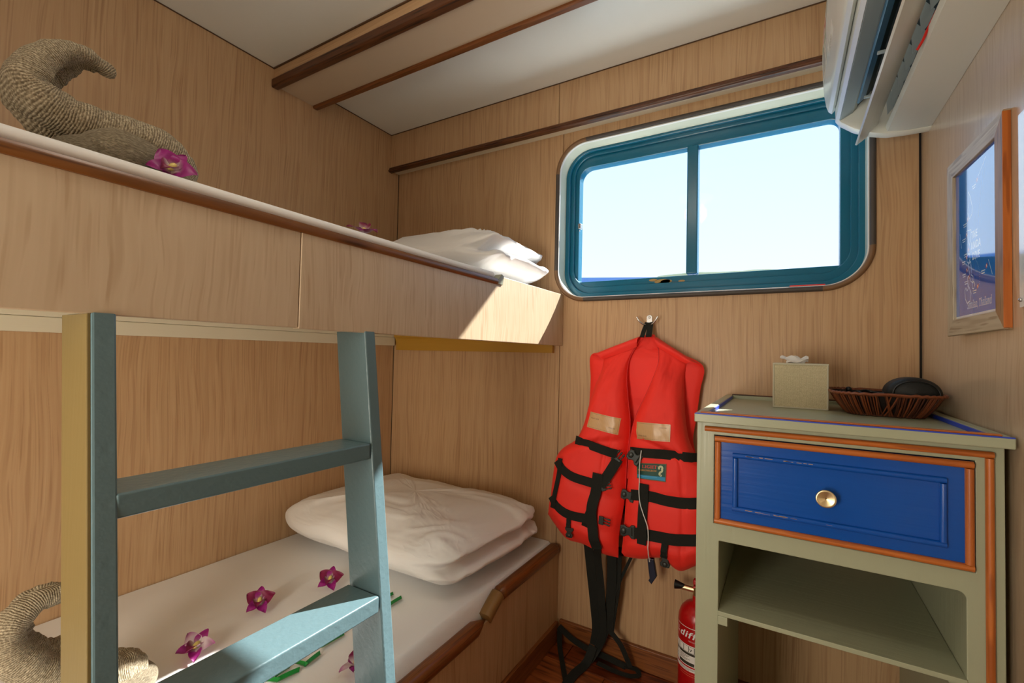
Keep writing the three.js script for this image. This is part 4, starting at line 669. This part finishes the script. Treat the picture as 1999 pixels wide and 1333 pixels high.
{
  const b = thing('wicker_basket', 'shallow brown wicker basket on the cabinet corner', 'basket', [1.639, 0.8447, 0.19]);
  const ax = 0.063, az = 0.075, bx = 0.094, bz = 0.104, h = 0.046;
  const rr = (t, A, Z) => { const c = Math.cos(t), s = Math.sin(t), e = 0.45; return [A * Math.sign(c) * Math.pow(Math.abs(c), e), Z * Math.sign(s) * Math.pow(Math.abs(s), e)]; };
  const st1 = [], st2 = [], R = rng(9), n = 165;
  // equal spacing round the rim
  const acc = [0]; const N = 720; for (let i = 1; i <= N; i++) { const p = rr((i - 1) / N * 2 * Math.PI, bx, bz), q = rr(i / N * 2 * Math.PI, bx, bz); acc.push(acc[i - 1] + Math.hypot(p[0] - q[0], p[1] - q[1])); }
  const at = (f) => { const L = f * acc[N]; let i = acc.findIndex((q) => q >= L); if (i < 1) i = 1; return (i - 1 + (L - acc[i - 1]) / Math.max(1e-9, acc[i] - acc[i - 1])) / N * Math.PI * 2; };
  for (let k = 0; k < n; k++) { const t = at((k + 0.3 * R()) / n), lean = (R() - 0.5) * 0.06, [x0, z0] = rr(t, ax, az), [x1, z1] = rr(t + lean, bx - 0.003, bz - 0.003); const pts = [[x0, 0.002, z0], [lerp(x0, x1, 0.45), h * 0.4, lerp(z0, z1, 0.5)], [x1, h, z1]]; const r = 0.0013 + R() * 0.0008; (R() < 0.6 ? st1 : st2).push(new THREE.TubeGeometry(new THREE.CatmullRomCurve3(pts.map((p) => V(...p))), 4, r, 5)); }
  const s1 = part('stakes', join(st1), M.wicker, b, 'red-brown wicker stakes'); s1.userData.kind = 'stuff'; const s2 = part('stakes', join(st2), M.wickerDark, b, 'dark wicker stakes'); s2.userData.kind = 'stuff';
  const loop = (A, Z, y, r, tw) => { const pts = []; for (let i = 0; i < 160; i++) { const [x, z] = rr(i / 160 * 2 * Math.PI, A, Z); pts.push(V(x, y + (tw ? 0.0008 * Math.sin(i * 1.6) : 0), z)); } return new THREE.TubeGeometry(new THREE.CatmullRomCurve3(pts, true), 320, r, 8, true); };
  part('rim', join([loop(bx, bz, h, 0.0028, 1), loop(bx - 0.004, bz - 0.004, h - 0.002, 0.0022, 1)]), M.wicker, b); part('foot_rim', join([loop(ax, az, 0.003, 0.0024, 1), loop(ax - 0.002, az - 0.002, 0.007, 0.002, 1)]), M.wickerDark, b);
  const fl = new THREE.Shape(); for (let i = 0; i <= 60; i++) { const [x, z] = rr(i / 60 * 2 * Math.PI, ax, az); i ? fl.lineTo(x, z) : fl.moveTo(x, z); } part('floor', extr(fl, 0.003, 0).rotateX(-Math.PI / 2).translate(0, 0.001, 0), M.wickerDark, b);
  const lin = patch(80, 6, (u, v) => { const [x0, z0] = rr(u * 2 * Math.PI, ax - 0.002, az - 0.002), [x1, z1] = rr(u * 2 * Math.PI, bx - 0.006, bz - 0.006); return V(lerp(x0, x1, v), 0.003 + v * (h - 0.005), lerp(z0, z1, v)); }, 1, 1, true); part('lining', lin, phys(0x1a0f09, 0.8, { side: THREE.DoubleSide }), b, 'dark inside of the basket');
  // hair dryer lying in it
  const d = thing('hair_dryer', 'black hair dryer lying in the wicker basket', 'hair dryer', [1.684, 0.893, 0.215]);
  const dome = patch(40, 24, (u, v) => { const a = u * Math.PI * 2, z = (v - 0.5) * 0.085, e = Math.pow(Math.max(0, 1 - Math.pow(Math.abs(2 * v - 1), 5)), 0.4), r = Math.max(e, 0.02); return V(0.045 * Math.cos(a) * r, 0.033 * Math.sin(a) * r, z); }, 1, 1, true); part('barrel', dome, M.blackMatt, d);
  part('rear_grille', new THREE.TorusGeometry(0.03, 0.0016, 8, 40).scale(1.2, 0.86, 1).translate(0, 0, 0.042), M.black, d, 'raised ring');
  part('handle', sweep([V(-0.03, -0.01, 0), V(-0.06, -0.018, 0), V(-0.1, -0.026, -0.02)], () => 0.014, { n: 30, m: 16, up: V(0, 0, 1) }), M.blackMatt, d);
  const cb = thing('power_cord', 'coiled black cord with plug in the wicker basket', 'cord', [1.600, 0.884, 0.17]);
  const pts = []; for (let i = 0; i < 60; i++) { const a = i * 0.33; pts.push([0.024 * Math.cos(a) + 0.0006 * i - 0.01, -0.012 + 0.0003 * i + 0.003 * Math.sin(i), 0.03 * Math.sin(a)]); } part('cable', cord(pts, 0.0028, 200), M.black, cb); part('plug', join([new THREE.SphereGeometry(0.006, 14, 10).translate(-0.016, 0.009, 0.0), new THREE.CylinderGeometry(0.0035, 0.005, 0.016, 12).translate(-0.016, -0.002, 0.0)]), M.black, cb);
}
// ------------------------------------------------------------------ air conditioner
{
  const a = thing('air_conditioner', 'white split air conditioner high on the right wall', 'air conditioner');
  const z0 = 0.071, z1 = 0.88;
  const ext = (pts, za, zb, bev = 0.001) => { const s = new THREE.Shape(); pts.forEach(([x, y], i) => i ? s.lineTo(x, y) : s.moveTo(x, y)); s.closePath(); const g = extr(s, zb - za, bev, 16); g.translate(0, 0, za); return toCreasedNormals(gridUV(g, 'z'), 0.5); };
  const front = [[1.547, 1.862], [1.5445, 1.83], [1.5415, 1.79], [1.5395, 1.75], [1.539, 1.71], [1.5405, 1.66], [1.5435, 1.62], [1.548, 1.592]];
  // end caps close the housing
  const cap = [[W - 0.001, 1.49], [1.70, 1.490], [1.665, 1.492], [1.632, 1.502], [1.602, 1.518], [1.576, 1.540], [1.568, 1.552], [1.567, 1.585], ...front.slice().reverse().map(([x, y]) => [x + 0.006, y]), [1.57, 1.872], [W - 0.001, 1.872]];
  part('end_cap', ext(cap, z0, z0 + 0.028, 0.002), M.acWhite, a); part('end_cap', ext(cap, z1 - 0.028, z1, 0.002), M.acWhite, a);
  part('body', ext([[W - 0.001, 1.490], [1.70, 1.490], [1.664, 1.495], [1.660, 1.505], [1.676, 1.53], [1.69, 1.56], [1.672, 1.60], [1.63, 1.60], [1.60, 1.56], [1.590, 1.552], [1.572, 1.556], [1.572, 1.585], [1.556, 1.60], [1.556, 1.86], [1.57, 1.872], [W - 0.001, 1.872]], z0 + 0.028, z1 - 0.028, 0.0005), M.acWhite, a);
  part('front_panel', ext([...front, [1.552, 1.580], [1.558, 1.574], [1.563, 1.580], [1.556, 1.60], [1.556, 1.862]], z0 + 0.004, z1 - 0.004, 0.001), M.acWhite, a, 'curved white front cover');
  part('trim_strip', ext([[1.566, 1.583], [1.566, 1.552], [1.572, 1.545], [1.575, 1.55], [1.575, 1.583]], z0 + 0.004, z1 - 0.004, 0.0008), M.acWhite, a);
  part('outlet_strip', ext([[1.574, 1.5435], [1.598, 1.556], [1.598, 1.561], [1.573, 1.549]], z0 + 0.026, z1 - 0.026, 0.0005), M.acGrey, a, 'blue-grey outlet strip');
  part('outlet_lining', ext([[1.6, 1.5605], [1.632, 1.598], [1.67, 1.598], [1.688, 1.56], [1.675, 1.531], [1.6615, 1.509], [1.664, 1.508], [1.679, 1.53], [1.693, 1.56], [1.675, 1.603], [1.628, 1.603], [1.597, 1.563]], z0 + 0.029, z1 - 0.029, 0.0003), M.acDark, a, 'dark inside of the air outlet');
  part('flap', ext([[1.6055, 1.484], [1.608, 1.483], [1.626, 1.497], [1.645, 1.517], [1.6435, 1.5185], [1.624, 1.501]], z0 + 0.006, z1 - 0.03, 0.0006), M.acWhite, a, 'open swing flap'); 
  part('upper_flap', ext([[1.603, 1.562], [1.606, 1.560], [1.618, 1.572], [1.616, 1.575]], z0 + 0.06, z1 - 0.06, 0.0004), phys(0x5f93b5, 0.35), a, 'pale blue inner louvre');
  for (let k = 0; k < 12; k++) { const z = z0 + 0.07 + k * 0.06; part('vane', ext([[1.657, 1.516], [1.668, 1.53], [1.675, 1.552], [1.662, 1.57], [1.655, 1.55]], z, z + 0.0014, 0.0002), M.acGrey, a); }
  for (let k = 0; k < 4; k++) { const z = z0 + 0.13 + k * 0.17; part('flap_clip', box(1.607, 1.622, 1.535, 1.54, z, z + 0.006, 0.001), M.acGrey, a); }
  part('seam', box(1.5655, 1.5735, 1.5825, 1.5845, z0 + 0.005, z1 - 0.005, 0.0004), M.acGrey, a, 'grey seam line');
  part('ribbon', cord([[1.665, 1.515, 0.50], [1.66, 1.505, 0.47], [1.657, 1.498, 0.45], [1.652, 1.49, 0.44]], 0.0022, 20), M.redPaint, a, 'red ribbon tied to the outlet');
  // sticker and lettering on the front cover
  const st = patch(12, 20, (u, v) => { const y = 1.645 + 0.15 * v, i = front.findIndex((p, k) => k < front.length - 1 && y <= p[1] && y >= front[k + 1][1]), f = (front[i][1] - y) / (front[i][1] - front[i + 1][1]); return V(lerp(front[i][0], front[i + 1][0], f) - 0.0014, y, 0.082 + 0.11 * u); });
  const stM = phys(0xffffff, 0.35, { side: THREE.DoubleSide, map: canvasTex(256, 340, (x, w, h) => { x.fillStyle = '#d9d6c8'; x.fillRect(0, 0, w, h); x.fillStyle = '#b5332a'; x.beginPath(); x.arc(w / 2, 130, 96, Math.PI, 0); x.fill(); x.fillStyle = '#2f7a58'; x.fillRect(30, 150, w - 60, 40); x.fillStyle = '#e2e0d6'; x.beginPath(); x.arc(w / 2, 130, 52, 0, 7); x.fill(); x.fillStyle = '#b5332a'; x.font = 'bold 84px sans-serif'; x.fillText('5', w / 2 - 24, 160); x.fillStyle = '#555'; for (let i = 0; i < 6; i++) x.fillRect(30, 215 + i * 18, 190 - (i % 2) * 50, 7); }) });
  part('energy_sticker', st, stM, a, 'red and grey round sticker');
  const lt = patch(6, 4, (u, v) => V(1.5432 - 0.0012 + (1.5405 - 1.5432) * v, 1.628 + 0.026 * v, 0.235 + 0.10 * u)); part('lettering', lt, phys(0xffffff, 0.3, { side: THREE.DoubleSide, map: canvasTex(256, 66, (x, w, h) => { x.fillStyle = '#e3e7de'; x.fillRect(0, 0, w, h); x.fillStyle = '#5a5f60'; x.font = 'italic bold 56px serif'; x.fillText('Icon', 40, 52); }) }), a, 'grey lettering');
}
// ------------------------------------------------------------------ framed map and notice on the right wall
{
  const f = thing('framed_map', 'blue dive map poster in a teak frame on the right wall', 'picture');
  const xa = 1.7315, xb = 1.7415, za = 0.283, zb = 0.515, ya = 1.008, yb = 1.328, w = 0.027;
  const bar = (pts, g, m, label) => { const s = new THREE.Shape(); pts.forEach(([z, y], i) => i ? s.lineTo(z, y) : s.moveTo(z, y)); s.closePath(); const e = extr(s, xb - xa, 0.0012); e.rotateY(-Math.PI / 2); e.translate(xb, 0, 0); part('frame_bar', gridUV(e, g, pts[0][0] * 7), m, f, label); };
  bar([[za, ya], [zb, ya], [zb - w, ya + w], [za + w, ya + w]], 'z', M.teakPale); bar([[za, yb], [za + w, yb - w], [zb - w, yb - w], [zb, yb]], 'z', M.teakPale); bar([[za, ya], [za + w, ya + w], [za + w, yb - w], [za, yb]], 'y', M.teakPale); bar([[zb, ya], [zb, yb], [zb - w, yb - w], [zb - w, ya + w]], 'y', M.teak);
  part('frame_side', box(xa + 0.0005, xb, ya + 0.001, yb - 0.001, zb, zb + 0.0015, 0.0005, 'y'), M.orange, f, 'orange-brown outer edge');
  const map = canvasTex(1024, 1240, (x, W_, H_) => {
    x.fillStyle = '#1668d2'; x.fillRect(0, 0, W_, H_); x.fillStyle = '#e6ecf4'; x.fillRect(0, H_ - 26, W_, 26);
    x.strokeStyle = '#f2f5fa'; x.fillStyle = '#f2f5fa'; x.lineWidth = 8; x.lineJoin = 'round';
    const isl = (cx, cy, pts) => { x.beginPath(); pts.forEach(([a, b], i) => i ? x.lineTo(cx + a, cy + b) : x.moveTo(cx + a, cy + b)); x.closePath(); x.stroke(); };
    isl(380, 330, [[-30, -110], [10, -60], [60, 30], [50, 90], [-10, 120], [-50, 60], [-20, -20]]); isl(360, 590, [[-60, -60], [50, -50], [30, 20], [10, 70], [-20, 30]]); isl(330, 760, [[-20, -30], [30, -40], [50, 10], [10, 40], [-30, 20]]);
    isl(390, 880, [[-50, -70], [0, -90], [20, -30], [10, 20], [60, 40], [50, 90], [0, 70], [-30, 10]]); isl(330, 950, [[-20, -40], [10, -50], [20, 20], [-10, 40]]); isl(450, 990, [[-20, -20], [20, -30], [40, 0], [10, 30], [-20, 20]]); isl(330, 1050, [[-90, -40], [-60, -60], [-30, -30], [20, -60], [70, 0], [40, 60], [-30, 70], [-80, 30]]);
    const tag = (a, b) => { x.save(); x.translate(a, b); x.rotate(-0.6); x.fillStyle = '#d8322c'; x.fillRect(-20, -14, 40, 28); x.fillStyle = '#fff'; x.fillRect(-6, -14, 12, 28); x.restore(); x.fillStyle = '#f2f5fa'; x.fillRect(a - 120, b + 22, 90, 8); x.fillRect(a - 110, b + 40, 70, 8); };
    tag(560, 180); tag(330, 440); tag(300, 560); tag(340, 690); tag(290, 745); tag(300, 850); tag(350, 915); tag(560, 1010); tag(760, 880);
    x.lineWidth = 6; x.beginPath(); x.moveTo(580, 160); x.lineTo(760, 60); x.moveTo(800, 840); x.lineTo(880, 960); x.moveTo(120, 520); x.lineTo(160, 650); x.stroke();
    x.setLineDash([4, 14]); x.beginPath(); x.moveTo(430, 760); x.quadraticCurveTo(640, 830, 600, 1000); x.moveTo(470, 930); x.quadraticCurveTo(480, 1000, 420, 960); x.stroke(); x.setLineDash([]);
    x.fillStyle = '#eef2f8'; x.font = 'bold 84px sans-serif'; x.fillText('THE', 410, 620); x.fillText('ANDA', 400, 705); x.fillText('DIVE', 430, 790); x.font = 'italic 84px serif'; x.fillText('Similan, Thailand', 300, 1168, 560);
  });
  const g = box(xb - 0.004, xb - 0.0015, ya + w - 0.002, yb - w + 0.002, za + w - 0.002, zb - w + 0.002, 0); { const p = g.attributes.position, u = g.attributes.uv; for (let i = 0; i < p.count; i++) u.setXY(i, (p.getZ(i) - za - w) / (zb - za - 2 * w), (p.getY(i) - ya - w) / (yb - ya - 2 * w)); }
  part('poster', g, phys(0xffffff, 0.05, { map, ior: 1.9, clearcoat: 1, clearcoatRoughness: 0.03 }), f, 'blue printed map under gloss');
  { const q = 0.035, o = V(1.7415, 0, 0.515); for (const m of f.children) m.geometry.translate(-o.x, 0, -o.z); f.position.copy(o); f.rotation.y = q; }
  const n = thing('notice_sheet', 'white glossy notice sheet at the right picture edge', 'notice'); part('sheet', box(W - 0.0022, W - 0.0004, 1.035, 1.305, 0.545, 0.74, 0.0003), phys(0xf0f2f4, 0.12, { clearcoat: 1, clearcoatRoughness: 0.05 }), n);
  part('pin', new THREE.SphereGeometry(0.003, 10, 8).translate(W - 0.003, 1.045, 0.552), M.metal, n);
}
renderer.render(scene, camera);
